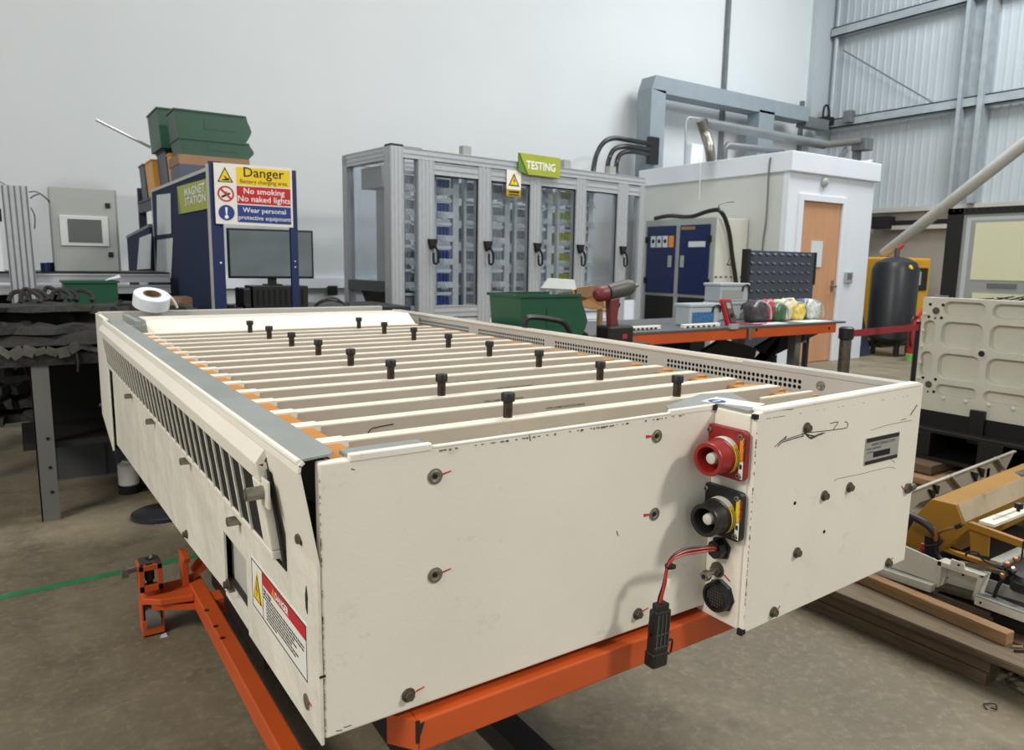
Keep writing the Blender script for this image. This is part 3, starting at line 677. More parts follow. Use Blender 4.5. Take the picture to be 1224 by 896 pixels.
# front panel with folded top lip
MB().box(.304, XN, YF, YF+.018, ZB, .994).build('front_panel', M['white'], bp, bevel=.003)
MB().box(.345, .465, YF-.0015, YF+.010, .990, 1.001).box(.465, .93, YF-.001, YF+.004, .992, .997).box(.93, XN, YF-.001, YF+.008, .990, 1.001).build('front_lip', M['white_top'], bp, bevel=.002)
MB().box(.345, .462, YF+.010, YF+.040, .992, .999).build('sealing_plate', M['grey_strip'], bp, bevel=.002)
# connector box
MB().box(XN, XN+.012, YN+.01, YF+.02, .597, .994).build('connector_panel', M['white'], bp, bevel=.003)
MB().prism(1, [(XN+.006, .592), (X1-.008, .612), (X1-.006, .612), (X1, 1.006), (X1-.02, 1.012), (XN+.02, 1.0), (XN+.006, .996)], YN, YN+.014).build('end_panel', M['white'], bp, bevel=.004)
MB().box(X1-.004, X1, YN+.014, 1.0, .615, .985).build('end_panel_return', M['white'], bp)
MB().bar((XN+.02, YN+.012, .999), (X1-.012, YN+.012, 1.006), .026, .010).build('end_lip', M['white_top'], bp, bevel=.004)
MB().prism(2, [(.935, YF+.008), (XN+.01, YF+.006), (XN+.005, YN+.02), (XN+.05, YN+.02), (XN+.13, YF+.075), (XN+.06, YF+.09), (XN-.09, YF+.035)], .996, 1.0).build('sealing_plate', M['grey_strip'], bp)
MB().prism(2, [(XN+.0, YF+.035), (XN+.06, YF+.05), (XN+.085, YN+.045), (XN+.04, YN+.03)], 1.0, 1.0006).build('plate_sticker', M['white_lab'], bp)
mb = MB(); mb.lathe((XN+.025, YF+.018, 1.0006), (0, 0, 1), [(0, .016), (.0006, .016)], 20); mb.build('sticker_emblem', M['sign_b'], bp)
MB().box(XN+.014, XN+.034, YF+.015, YF+.02, 1.0012, 1.0016).build('sticker_mark', M['white_lab'], bp)
MB().box(XN+.0, XN+.009, YN-.0005, YN+.008, .988, .9965).build('corner_gap', M['dark'], bp)
MB().box(XN-.008, XN+.002, YF-.004, YF+.004, .99, 1.0).build('corner_gap', M['dark'], bp)
MB().prism(1, [(XN+.001, .587), (XN+.014, .590), (XN+.012, .600), (XN+.003, .599)], YN-.001, YN+.012).build('corner_bead', M['dark'], bp, bevel=.002)
# dark body inside and channel floor
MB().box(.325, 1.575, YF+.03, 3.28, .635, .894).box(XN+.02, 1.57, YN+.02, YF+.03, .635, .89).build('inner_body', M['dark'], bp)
MB().box(.345, 1.585, YF+.020, 3.0, .895, .90).box(XN+.02, 1.585, YN+.016, YF+.02, .895, .90).build('channel_floor', M['channel'], bp)
MB().box(.31, 1.6, YF+.02, 3.6, .625, .635).build('bottom_plate', M['black_steel'], bp)
# side panel: lower flat sheet with notch, upper slanted fold
low = [(YF, .605), (1.255, .597), (1.255, .735), (1.42, .735), (1.42, .612), (1.84, .578), (3.28, .50), (3.28, .858), (YF, .858)]
MB().prism(0, low, .2985, .3025).build('side_panel', M['white_side'], bp)
def prof(x_, z_, th, y0, y1):
    """sheet profile in XZ extruded along Y"""
    mb = MB()
    for i in range(len(x_)-1):
        d = Vector((x_[i+1]-x_[i], 0, z_[i+1]-z_[i])).normalized(); nn = Vector((-d.z, 0, d.x))*th
        a, b = Vector((x_[i], 0, z_[i])), Vector((x_[i+1], 0, z_[i+1]))
        q = [a, b, b-nn, a-nn]
        mb.add([(p.x, y0, p.z) for p in q]+[(p.x, y1, p.z) for p in q], [(0, 1, 2, 3), (7, 6, 5, 4), (0, 4, 5, 1), (1, 5, 6, 2), (2, 6, 7, 3), (3, 7, 4, 0)])
    return mb
prof([.2985, .2765, .278, .284], [.858, .985, .995, 1.0], .004, YF+.0, 3.30).build('upper_side_panel', M['white'], bp)
mb = MB(); mb.add([], []); mb.prism(2, [(.283, YF+.004), (.325, YF+.014), (.334, YF+.03), (.338, 2.6), (.345, 3.3), (.302, 3.3), (.2835, 3.0)], .9985, 1.0015)
mb.build('top_seal_strip', M['grey_strip'], bp)
MB().tube([(.280, YF+.002, .998), (.283, 3.3, .9985)], .0045, 8, 0).build('rolled_edge', M['white_top'], bp, smooth=True)
MB().box(.338, .343, YF+.03, 3.0, .90, .978).build('edge_gap', M['dark'], bp)
# far hanging corner plate
MB().prism(0, [(3.30, .47), (3.68, .555), (3.68, .998), (3.30, .998)], .285, .292).build('corner_panel', M['white'], bp, bevel=.002)
MB().box(.285, .30, 3.30, 3.68, .995, 1.003).build('corner_lip', M['white_top'], bp)
MB().prism(0, [(1.44, .60), (1.25, .60), (1.25, .745), (1.44, .745)], .316, .319).build('recess_plate', M['rail'], bp)  # greyer paint than the panel puts the recess shade into its colour
MB().box(.302, .330, 1.25, 1.44, .597, .606).build('recess_sill', M['white_side'], bp)
# rear panel, rear rim, rail
MB().add([(.40, 3.0, .958), (1.50, 3.0, .958), (1.50, 3.09, 1.012), (.405, 3.09, 1.012), (.40, 3.01, .950), (1.50, 3.01, .950), (1.50, 3.10, 1.002), (.405, 3.10, 1.002)],
   [(0, 1, 2, 3), (7, 6, 5, 4), (0, 4, 5, 1), (1, 5, 6, 2), (2, 6, 7, 3), (3, 7, 4, 0)]).build('rear_cover', M['white'], bp)
MB().box(.405, 1.50, 3.09, 3.28, 1.007, 1.012).build('rear_cover_top', M['white'], bp)
MB().box(.345, .39, 2.98, 3.05, .958, 1.0).box(.36, .38, 3.0, 3.4, .958, 1.015).build('rear_bracket', M['grey_strip'], bp)
MB().box(.29, 1.6, 3.60, 3.64, .62, 1.012).build('rear_rim', M['rail'], bp, bevel=.003)
MB().box(.33, 1.58, 3.30, 3.60, .90, .92).build('rear_channel_floor', M['grey_strip'], bp)
# perforated right rail (real holes)
def holed(x, y0, y1, z0, z1, yc, zc, r):
    """rect cells in plane x with octagonal holes, centres on grid yc x zc"""
    mb = MB(); ys = [y0]+[(yc[i]+yc[i+1])/2 for i in range(len(yc)-1)]+[y1]; zs = [z0]+[(zc[i]+zc[i+1])/2 for i in range(len(zc)-1)]+[z1]
    for i, cy_ in enumerate(yc):
        for j, cz_ in enumerate(zc):
            a, b, c, d = ys[i], ys[i+1], zs[j], zs[j+1]
            m_ = 10; hole = []; outer = []
            for k in range(m_):
                an = 2*math.pi*k/m_+math.pi/m_; ca, sa = math.cos(an), math.sin(an)
                hole.append((x, cy_+r*ca, cz_+r*sa))
                tt = min([( (b-cy_)/ca if ca > 0 else (a-cy_)/ca) if abs(ca) > 1e-6 else 9, ((d-cz_)/sa if sa > 0 else (c-cz_)/sa) if abs(sa) > 1e-6 else 9])
                outer.append((x, cy_+tt*ca, cz_+tt*sa))
            cor = {}
            for (yy, zz) in ((b, d), (a, d), (a, c), (b, c)):
                an = math.atan2(zz-cz_, yy-cy_) % (2*math.pi); k = int(((an-math.pi/m_) % (2*math.pi))/(2*math.pi/m_)); cor[k] = (x, yy, zz)
            vs = hole+outer; fs = []; deep = [(x+.0015, p[1], p[2]) for p in hole]; vs += deep; n0 = len(vs)
            for k in range(m_):
                j2 = (k+1) % m_
                if k in cor: vs.append(cor[k]); fs.append((k, m_+k, len(vs)-1, m_+j2, j2))
                else: fs.append((k, m_+k, m_+j2, j2))
                fs.append((k, j2, 2*m_+j2, 2*m_+k))
            mb.add(vs, fs)
    return mb
groups = [(1.088, 1.530), (1.622, 2.078), (2.153, 2.605), (2.693, 3.138)]
edges = [1.0]+[v for g in groups for v in (g[0]-.012, g[1]+.012)]+[3.40]
mb = MB(); zl, zh = .9495, .990
for g in groups:
    n = 33; yc = [g[0]+(g[1]-g[0])*i/(n-1) for i in range(n)]
    h = holed(1.588, g[0]-.012, g[1]+.012, zl, zh-.004, yc, (.9570, .9705), .0052); mb.add(h.v, h.f)
for i in range(0, len(edges), 2): mb.add([(1.588, edges[i], zl), (1.588, edges[i+1], zl), (1.588, edges[i+1], zh-.004), (1.588, edges[i], zh-.004)], [(0, 1, 2, 3)])
mb.add([(1.588, 1.0, zh-.004), (1.588, 3.4, zh-.004), (1.588, 3.4, zh), (1.588, 1.0, zh)], [(0, 1, 2, 3)])
mb.add([(1.588, .82, .93), (1.588, 3.4, .93), (1.588, 3.4, zl), (1.588, .82, zl)], [(0, 1, 2, 3)])
mb.add([(1.588, .82, zl), (1.588, 1.0, zl), (1.588, 1.0, zh), (1.588, .82, zh)], [(0, 1, 2, 3)])
o = MB(); o.v, o.f = mb.v, mb.f
me = o.mesh('perforated_rail', M['rail'], inv=WM[bp].inverted(), fix=False); ob = bpy.data.objects.new('perforated_rail', me); COL.objects.link(ob); ob.parent = bp; WM[ob] = WM[bp]
MB().box(1.594, 1.602, 1.0, 3.4, .93, .99).build('rail_backing', M['dark'], bp)
MB().box(1.586, 1.622, .812, 3.44, .990, 1.004).build('rail_top', M['rail'], bp, bevel=.003)
MB().box(1.582, 1.588, 1.26, 3.44, .997, 1.006).build('rail_inner_edge', M['white_top'], bp)
MB().box(1.602, 1.622, .812, 3.44, .62, .99).build('right_side_panel', M['white'], bp)
MB().box(1.502, 1.5875, .86, 3.0, .92, .9465).build('rail_ledge', M['rail'], bp)
# ribs, amber blocks, terminals
pitch, r0 = .121, 1.045
NR = 16
rib_me = MB().box(.345, 1.430, -.014, .014, .90, .979).mesh('rib', M['channel'])
ribtop_me = MB().box(.345, 1.430, -.0143, .0143, .979, .9815).mesh('rib_top', M['rib'])
wrap_me = MB().box(.344, .400, -.0165, .0165, .972, .983).mesh('wrap', M['white_top'])
blk_me = MB().box(.344, .386, 0, 1, .93, .9795).mesh('blk', M['orange_tape'])
rb_me = MB().box(1.400, 1.440, 0, 1, .92, .967).box(1.443, 1.498, 0, 1, .92, .964).mesh('rblk', M['orange_tape'])
I4 = Matrix.Identity(4)
for k in range(NR):
    y = r0+pitch*k
    rb = inst(rib_me, 'rib', bp, Matrix.Translation((0, y, 0))); inst(ribtop_me, 'rib_edge', rb, Matrix.Translation((0, y, 0)))
    inst(wrap_me, 'rib_wrap', bp, Matrix.Translation((0, y, 0)))
    g = Matrix.Translation((0, y+.017, 0)) @ Matrix.Diagonal((1, pitch-.034, 1, 1))
    if k < NR-1:
        inst(blk_me, 'amber_block', bp, g)
        inst(rb_me, 'amber_spacer', bp, Matrix.Translation((0, y+.016, 0)) @ Matrix.Diagonal((1, pitch-.032, 1, 1)))
inst(blk_me, 'amber_block', bp, Matrix.Translation((0, .912, 0)) @ Matrix.Diagonal((1, .124, 1, 1)))
inst(rb_me, 'amber_spacer', bp, Matrix.Translation((0, .975, 0)) @ Matrix.Diagonal((1, .055, 1, 1)))
MB().box(1.27, 1.44, .952, .961, .90, .978).build('rib', M['channel'], bp)
MB().box(1.27, 1.44, .9518, .9612, .978, .981).build('rib_edge', M['rib'], bp)
cap_me = MB().lathe((0, 0, .030), (0, 0, 1), [(0, .0105), (.001, .0122), (.014, .0122), (.0155, .0112)], 18).mesh('cap', M['cap'], smooth=True)
post_me = MB().lathe((0, 0, -.004), (0, 0, 1), [(0, .0085), (.036, .0085)], 16).mesh('post', M['brass'], smooth=True)
cup_me = MB().lathe((0, 0, -.001), (0, 0, 1), [(0, .013), (.002, .013), (.003, .010)], 14).mesh('cup', M['rib'], smooth=True)
for k in range(8):
    for x in (.70, 1.118):
        y = r0+.004+pitch*2*k*1.0
        T = Matrix.Translation((x, y, .9805))
        inst(cup_me, 'terminal_boss', bp, T)
        po = inst(post_me, 'terminal_post', bp, T); inst(cap_me, 'terminal_cap', po, T)
for k in range(NR-1):
    for x in (.86, 1.25) if k % 2 else (.52, .93):
        pass
# small print on rib faces and a black squiggle
for k in range(1, 8):
    x = .80+(.04 if k % 2 else -.05)+.02*k
    text('HTPH U104887 NUM G ETG 4HV010', .0062, (x, r0+pitch*k-.0145, .962), (1, 0, 0), (0, 0, 1), M['ink'], bp, name='rib_print', depth=.0002)
MB().tube([(.48, r0+pitch-.0145, .952), (.487, r0+pitch-.0145, .964), (.500, r0+pitch-.0145, .967), (.53, r0+pitch-.0145, .969)], .0009, 5).build('pen_mark', M['ink'], bp)

# grille along the left side
GY0, GY1 = 1.03, 3.30
gx = lambda z: .2815-(z-.822)*.13            # outer face
def gslab(y0, y1, z0, z1, d=.016, off=0.0):
    a, b = gx(z0)-off, gx(z1)-off
    return [(a, y0, z0), (a, y1, z0), (b, y1, z1), (b, y0, z1), (a+d, y0, z0), (a+d, y1, z0), (b+d, y1, z1), (b+d, y0, z1)]
QF = [(0, 1, 2, 3), (7, 6, 5, 4), (0, 4, 5, 1), (1, 5, 6, 2), (2, 6, 7, 3), (3, 7, 4, 0)]
gr = MB().add(gslab(GY0, GY1, .938, .966), QF).add(gslab(GY0, GY1, .818, .832), QF).add(gslab(GY0, GY0+.038, .832, .938), QF).add(gslab(GY1-.03, GY1, .832, .938), QF).build('grille_frame', M['white'], bp, bevel=.0025)
MB().add(gslab(GY0+.03, GY1-.03, .83, .94, .003, -.0035), QF).build('grille_mesh', M['dark'], gr)
sl = MB().add(gslab(0, .0085, .830, .940, .003), QF).mesh('slat', M['white_side'])
ns = 34
for k in range(1, ns):
    inst(sl, 'grille_slat', gr, Matrix.Translation((0, GY0+.038+(GY1-GY0-.068)*k/ns, 0)))
MB().add([(gx(.966), GY0, .966), (gx(.966), GY1, .966), (.276, GY1, .984), (.276, GY0, .984), (gx(.966)+.01, GY0, .960), (gx(.966)+.01, GY1, .960), (.28, GY1, .978), (.28, GY0, .978)], QF).build('grille_hood', M['white'], gr)
MB().add(gslab(GY0-.014, GY0, .803, .955, .002, -.013), QF).add(gslab(GY0, GY0+.05, .803, .809, .002, -.013), QF).build('grille_gasket', M['dark'], gr)

# bolts
bolt_me = MB().cyl((0, 0, 0), (0, 0, .002), .0105, 18).cyl((0, 0, .002), (0, 0, .0035), .0092, 16).cyl((0, 0, .0035), (0, 0, .0085), .0070, 6).cyl((0, 0, .0085), (0, 0, .0092), .0052, 12).mesh('bolt', M['steel_dark'])
long_me = MB().cyl((0, 0, 0), (0, 0, .002), .010, 16).cyl((0, 0, .002), (0, 0, .022), .0085, 12).cyl((0, 0, .022), (0, 0, .023), .006, 10).mesh('spacer_bolt', M['steel'], smooth=False)
ring_me = MB().lathe((0, 0, 0), (0, 0, 1), [(0, .0115), (.0015, .0115), (.0015, .008), (.0018, .0075), (.0005, .0045)], 20).mesh('eyelet', M['steel'], smooth=True)
hole_me = MB().cyl((0, 0, 0), (0, 0, .0008), .0035, 12).mesh('hole', M['dark'])
mark_me = MB().prism(2, [(.013, -.001), (.016, -.002), (.026, -.003), (.027, .0005), (.017, .002), (.013, .001)], 0, .0005).mesh('mark', M['mark'])
def put(me, nm, p, d, spin=0.): return inst(me, nm, bp, orient(p, d, spin))
FD = (0, -1, 0)
def face_on_front(px, py, yv): q = on(px, py, 1, yv); return q
for nm, me, pts in (('bolt', bolt_me, [(488, 830), (762, 733)]),):
    for (px, py) in pts: put(me, nm, on(px, py, 1, YF), FD, .4)
for (px, py) in ((520, 569), (520, 687), (785, 521), (782, 614)):
    q = on(px, py, 1, YF); put(ring_me, 'eyelet', q, FD); put(hole_me, 'eyelet_hole', q+Vector((0, -.0008, 0)), FD)
for (px, py, s_) in ((488, 830, 1), (762, 733, 1), (520, 569, 1), (520, 687, 1), (785, 521, -1), (782, 614, -1)):
    q = on(px, py, 1, YF)
    MB().prism(1, [(q.x+s_*.012, q.z), (q.x+s_*.025, q.z+.001+.002*s_), (q.x+s_*.026, q.z+.005), (q.x+s_*.013, q.z+.003)] , YF-.0008, YF).build('torque_mark', M['mark'], bp)
for (px, py) in ((964, 511), (985+0, 592), (1015, 582), (952, 660), (1061, 672), (924, 731)):
    q = on(px, py, 1, YN); put(bolt_me, 'bolt', q, FD, .2)
for (px, py) in ((950, 601), (985, 635)): put(hole_me, 'small_hole', on(px, py, 1, YN), FD)
for (px, py) in ((1061, 672), (924, 731), (1083, 583)):
    q = on(px, py, 1, YN); s_ = -1 if px == 1083 else 1
    MB().prism(1, [(q.x+s_*.010, q.z), (q.x+s_*.018, q.z+.008), (q.x+s_*.020, q.z+.007), (q.x+s_*.012, q.z-.002)], YN-.0008, YN).build('torque_mark', M['mark'], bp)
q = on(1084, 583, 1, YN); MB().cyl(q, q+Vector((0, -.006, 0)), .012, 6).cyl(q+Vector((.004, -.006, 0)), q+Vector((.02, -.004, .002)), .007, 10).build('spring_bolt', M['steel_dark'], bp)
q = on(974, 457, 0, 1.587); 
LD = (-1, 0, 0)
put(ring_me, 'eyelet', on(981, 461, 0, 1.588), LD)
put(ring_me, 'eyelet', on(502, 382, 0, 1.588), LD)
# side bolts
put(bolt_me, 'bolt', (.2985, .942, .878), LD, .3)
MB().box(.270, .274, 1.000, 1.030, .905, .945).build('grille_tab', M['white_side'], bp, bevel=.001)
inst(long_me, 'spacer_bolt', bp, orient((.2745, 1.022, .925), LD) @ Matrix.Diagonal((1.15, 1.15, 1.3, 1)))
for (px, py) in ((287, 621), (228, 550), (185, 503), (158, 473)): put(long_me, 'spacer_bolt', on(px, py, 0, .2985), LD)
for (px, py) in ((272, 700), (222, 640), (118, 400), (120, 486)):
    put(bolt_me, 'bolt', on(px+1, py-2, 0, .297), LD, .3)
q = on(367, 838, 0, .2985); put(ring_me, 'eyelet', q, LD)
MB().box(.298, .2985, q.y-.02, q.y-.011, q.z+.002, q.z+.006).build('torque_mark', M['mark'], bp)
MB().prism(0, [(.935, .80), (.93, .815), (.926, .80), (.928, .775), (.934, .782)], .2975, .2985).build('paint_chip', M['ink'], bp)
MB().box(.2975, .306, .8835, .8845, .703, .706).build('panel_step', M['dark'], bp)
# scratches on the end panel and front panel edges
def scratch(pix, r=.0006, pl=YN, name='scratch'):
    MB().tube([on(a, b, 1, pl-.0002) for a, b in pix], r, 4, 2).build(name, M['black_steel'], bp)
scratch([(926, 534), (934, 527), (942, 524), (955, 520), (966, 517), (985, 515), (1000, 513), (1012, 511), (1013, 505), (1010, 504)], .0008)
scratch([(930, 533), (934, 529), (939, 527), (952, 523), (960, 521)], .0011); scratch([(966, 521), (970, 524), (978, 520)], .0014)
scratch([(929, 531), (940, 521), (937, 526)], .0009); scratch([(964, 519), (975, 521), (986, 517), (978, 519), (968, 523), (963, 518)], .0011); scratch([(992, 506), (1002, 504), (998, 510), (996, 514)], .0008)
scratch([(1041, 514), (1060, 508), (1080, 504), (1090, 502)], .0004); scratch([(998, 575), (1001, 572), (1030, 566), (1062, 558), (1070, 560)], .0004)
scratch([(1064, 548), (1070, 553)], .0004); scratch([(1088, 496), (1092, 490), (1096, 484)], .0012)
scratch([(936, 490), (948, 489)], .0005); scratch([(1077, 502), (1083, 500)], .0007)
for a, b in (((411, 869), (420, 866)), ((402, 873), (409, 872)), ((633, 519), (634, 527)), ((737, 634), (739, 640)), ((420, 560), (424, 561))): scratch([a, ((a[0]+b[0])/2, (a[1]+b[1])/2+.5), b], .0007, YF)
# chips along edges of the panels
mb = MB(); random.seed(3)
for k in range(60):
    x = .47+.50*random.random(); mb.box(x, x+.001+.004*random.random(), YF-.0009, YF, .9865+.002*random.random(), .9895)
for k in range(46):
    z = .62+.36*random.random(); mb.box(XN+.0055, XN+.0065+.0015*random.random(), YN-.0004, YN+.0, z, z+.001+.007*random.random())
for k in range(40):
    z = .6+.38*random.random(); mb.box(.3035, .3048, YF-.0005, YF, z, z+.001+.006*random.random())
for k in range(26):
    x = XN+.03+.5*random.random()**2; mb.box(x, x+.002+.005*random.random(), YN-.0003, YN, .986, .9868)
mb.build('edge_wear', M['wear'], bp, kind='stuff')
# nameplate
a, b2 = Vector((1.395, YN, .856)), Vector((1.519, YN, .912))
npz = MB().box(a.x, b2.x, YN-.0015, YN, a.z, b2.z).build('nameplate', M['lab_grey'], bp)
MB().box(a.x+.002, b2.x-.002, YN-.002, YN-.0015, b2.z-.009, b2.z-.001).box(a.x+.002, b2.x-.002, YN-.002, YN-.0015, a.z+.001, a.z+.008).build('plate_band', M['ink'], npz)
text('ENERGY STORAGE SYSTEM', .0072, (a.x+.022, YN-.0018, b2.z-.0175), (1, 0, 0), (0, 0, 1), M['ink'], npz)
text('MODEL: B4ADH0002F', .0055, (a.x+.004, YN-.0018, b2.z-.025), (1, 0, 0), (0, 0, 1), M['ink'], npz)
text('S/N: B75A20', .005, (a.x+.004, YN-.0018, b2.z-.032), (1, 0, 0), (0, 0, 1), M['ink'], npz)
mb = MB(); x = a.x+.03
while x < a.x+.092:
    w_ = random.choice((.0006, .0012, .0018)); mb.box(x, x+w_, YN-.002, YN-.0015, a.z+.013, a.z+.025); x += w_+random.choice((.0006, .001))
mb.build('barcode', M['ink'], npz)
# danger label on the side
lx = .2985
lab = MB().box(lx-.0008, lx, .930, 1.218, .668, .757).build('danger_label', M['white_lab'], bp)
mb = MB(); e = .0015
for (y0, y1, z0, z1) in ((.934, 1.214, .753, .753+e), (.934, 1.214, .671, .671+e), (.934, .934+e, .671, .754), (1.2125, 1.214, .671, .754), (1.150, 1.151, .671, .754)): mb.box(lx-.0014, lx-.0008, y0, y1, z0, z1)
mb.build('label_border', M['ink'], lab)
MB().prism(0, [(1.207, .688), (1.155, .688), (1.155, .692), (1.181, .744), (1.207, .692)], lx-.0013, lx-.0008).build('triangle_back', M['sign_y'], lab)
MB().prism(0, [(1.203, .690), (1.159, .690), (1.181, .736)], lx-.0018, lx-.0013).build('triangle_border', M['ink'], lab)
MB().prism(0, [(1.198, .693), (1.164, .693), (1.181, .730)], lx-.0022, lx-.0018).build('triangle', M['sign_y'], lab)
MB().prism(0, [(1.181, .724), (1.186, .709), (1.1815, .710), (1.183, .697), (1.1775, .712), (1.182, .7115)], lx-.0026, lx-.0022).build('bolt_symbol', M['ink'], lab)
MB().box(lx-.0013, lx-.0008, .937, 1.149, .732, .752).build('red_band', M['sign_r'], lab)
MB().prism(0, [(1.098, .735), (1.080, .735), (1.089, .749)], lx-.0018, lx-.0013).build('small_triangle', M['orange_lab'], lab)
text('DANGER', .0155, (lx-.0015, 1.078, .7365), (0, -1, 0), (0, 0, 1), M['wink'], lab, bold=.03, sx_scale=1.05)
text('High voltage.', .0085, (lx-.0012, 1.146, .7225), (0, -1, 0), (0, 0, 1), M['ink'], lab, bold=.02)
mb = MB(); random.seed(5)
for k in range(8):
    y = 1.146-.014*(k > 1); z = .7165-.0053*k; L_ = (.205, .20, .145, .15, .13, .165, .15, .06)[k]
    while L_ > .006:
        w_ = .004+.010*random.random(); mb.box(lx-.0012, lx-.0008, y-w_, y, z, z+.0024); y -= w_+.0022; L_ -= w_+.0022
mb.build('label_lines', M['ink'], lab)

# connectors
def power_connector(zc, m, nm, seed):
    yc = .848; x = XN
    pts = []; hw = .045; r = .009
    for cx_, cy_, a0 in ((hw-r, hw-r, 0), (-hw+r, hw-r, 90), (-hw+r, -hw+r, 180), (hw-r, -hw+r, 270)):
        for k in range(4): an = R(a0+30*k); pts.append((yc+cx_+r*math.cos(an), zc+cy_+r*math.sin(an)))
    fl = MB().prism(0, pts, x-.014, x).build('%s_connector_flange' % nm, m, bp, bevel=.0015)
    ax = Vector((-1, -.10, -.02)).normalized(); c0 = Vector((x-.012, yc-.002, zc-.004))
    MB().lathe(c0, ax, [(0, .033), (.018, .033), (.020, .0300), (.024, .0305), (.047, .0290), (.050, .0300), (.053, .0290), (.053, .0225), (.050, .0215), (.012, .0205)], 36).build('connector_ring', m, fl, smooth=True)
    MB().lathe(c0+ax*.012, ax, [(0, .0105), (.026, .0105), (.032, .0095), (.034, .006)], 24).build('contact_cap', M['grey_white'], fl, smooth=True)
    # label bands round the ring base
    d, u, v = frame(ax)
    def band(a0, a1, t0, t1, mm, nm2, rr=.0334):
        mb = MB(); n = 14; vs = []
        for k in range(n+1):
            an = R(a0+(a1-a0)*k/n); dr = (u*math.cos(an)+v*math.sin(an))
            vs += [c0+ax*t0+dr*rr, c0+ax*t1+dr*rr, c0+ax*t1+dr*(rr+.0004), c0+ax*t0+dr*(rr+.0004)]
        fs = []
        for k in range(n):
            b = k*4
            for q_ in range(4): fs.append((b+q_, b+(q_+1) % 4, b+4+(q_+1) % 4, b+4+q_))
        mb.add(vs, fs); mb.build(nm2, mm, fl)
    # find angle pointing to -Y
    an0 = math.degrees(math.atan2(Vector((0, -1, 0)).dot(v), Vector((0, -1, 0)).dot(u)))
    anz = math.degrees(math.atan2(Vector((0, 0, 1)).dot(v), Vector((0, 0, 1)).dot(u)))
    sgn = 1 if ((anz-an0+180) % 360-180) > 0 else -1
    band(an0-sgn*50, an0+sgn*45, .0025, .0178, M['yellow_lab'], 'caution_band')
    band(an0+sgn*45, an0+sgn*110, .0025, .0178, M['white_lab'], 'white_band')
    for t0 in (.0055, .0100, .0145):
        band(an0-sgn*36, an0+sgn*34, t0-.0006, t0+.0006, M['ink'], 'band_print', .0337)
    # strip on the flange
    MB().box(x-.0146, x-.014, yc-hw+.002, yc-hw+.011, zc-.008, zc+.034).build('caution_strip', M['orange_lab'] if nm == 'red' else M['yellow_lab'], fl)
    MB().box(x-.0146, x-.014, yc-hw+.002, yc-hw+.011, zc-.040, zc-.009).build('symbol_strip', M['white_lab'], fl)
    text('CAUTION', .0085, (x-.0148, yc-hw+.0035, zc+.0325), (0, 0, -1), (0, -1, 0), M['mark'] if nm == 'black' else M['ink'], fl, bold=.02)
    MB().prism(0, [(yc-hw+.003, zc-.038), (yc-hw+.010, zc-.038), (yc-hw+.0065, zc-.030)], x-.0150, x-.0146).box(x-.0150, x-.0146, yc-hw+.004, yc-hw+.009, zc-.022, zc-.014).build('symbol_print', M['ink'], fl)
    for (a, b) in ((1, 1), (-1, 1), (-1, -1), (1, -1)):
        p = Vector((x-.014, yc+a*.035, zc+b*.035))
        MB().lathe(p, LD, [(0, .0052), (.0022, .0052), (.0034, .0042)], 16).build('flange_screw', M['steel'], fl, smooth=True)
        MB().cyl(p+Vector((-.0030, 0, 0)), p+Vector((-.0038, 0, 0)), .0022, 6).build('screw_socket', M['dark'], fl)
    return fl
tag(power_connector(.921, M['red_plastic'], 'red', 0), label='red power connector with round shroud')
tag(power_connector(.810, M['black'], 'black', 1), label='black power connector with round shroud')
# gland and wires
g = MB().cyl((XN, .851, .738), (XN-.006, .851, .738), .0225, 6, ph=.3).cyl((XN-.006, .851, .738), (XN-.022, .851, .738), .0185, 8, r2=.017).build('cable_gland', M['black'], bp, bevel=.001)
pl = .828
def WP(px, py, pl_=pl): return on(px, py, 1, pl_)
for q, (off, m) in enumerate(((0, M['redwire']), (1, M['black']), (2, M['redwire']), (3, M['black']))):
    o_ = Vector((.0012*(q-1.5), .0025*(q % 2), .0022*(q-1.5)))
    pts = [Vector((XN-.012, .851, .738))+o_*.6, WP(852, 655)+o_, WP(835, 657)+o_*1.2, WP(818, 660)+o_*1.3, WP(806, 666)+o_, WP(799, 675)+o_*.9, WP(796, 690)+o_*.9, WP(794, 702)+o_*1.6, WP(791, 714)+o_*2.2, WP(790, 724)+o_*2.4]
    MB().tube(pts, .0019, 6, 4).build('wire', m, bp, smooth=True)
p = WP(800, 677); MB().lathe(p+Vector((0, .001, .003)), (.3, 0, -1), [(0, .0075), (.005, .0075)], 14).box(p.x+.004, p.x+.014, p.y-.002, p.y+.003, p.z-.006, p.z+.001).build('cable_tie', M['black'], bp)
p = WP(796, 696); MB().cyl(p+Vector((.003, -.003, .006)), p+Vector((.002, -.003, -.006)), .0028, 8).build('wire_sleeve', M['white_lab'], bp)
# hanging plug
P0, P1 = WP(790, 722), WP(784, 793)
ax = (P1-P0).normalized(); Ln = (P1-P0).length; rv = Vector((1, 0, 0)); rv = (rv-ax*rv.dot(ax)).normalized(); nv = rv.cross(ax)
MX = Matrix(((rv.x, nv.x, ax.x, P0.x), (rv.y, nv.y, ax.y, P0.y), (rv.z, nv.z, ax.z, P0.z), (0, 0, 0, 1)))
def pb_(): mb = MB(); mb.X = MX; return mb
pg = pb_().box(-.017, .017, -.010, .010, .008, Ln*.78).build('wire_plug', M['black'], bp, bevel=.003)
pb_().box(-.013, .013, -.008, .008, -.003, .010).build('plug_neck', M['black'], pg, bevel=.002)
pb_().box(-.0185, .0165, -.012, .012, Ln*.76, Ln+.002).build('plug_collar', M['black'], pg, bevel=.004)
for xx in (-.018, .018): pb_().tube([(xx*.9, 0, .012), (xx*1.25, 0, .018), (xx*1.3, 0, .045), (xx*1.0, 0, .052)], .0018, 6).build('plug_latch', M['black'], pg)
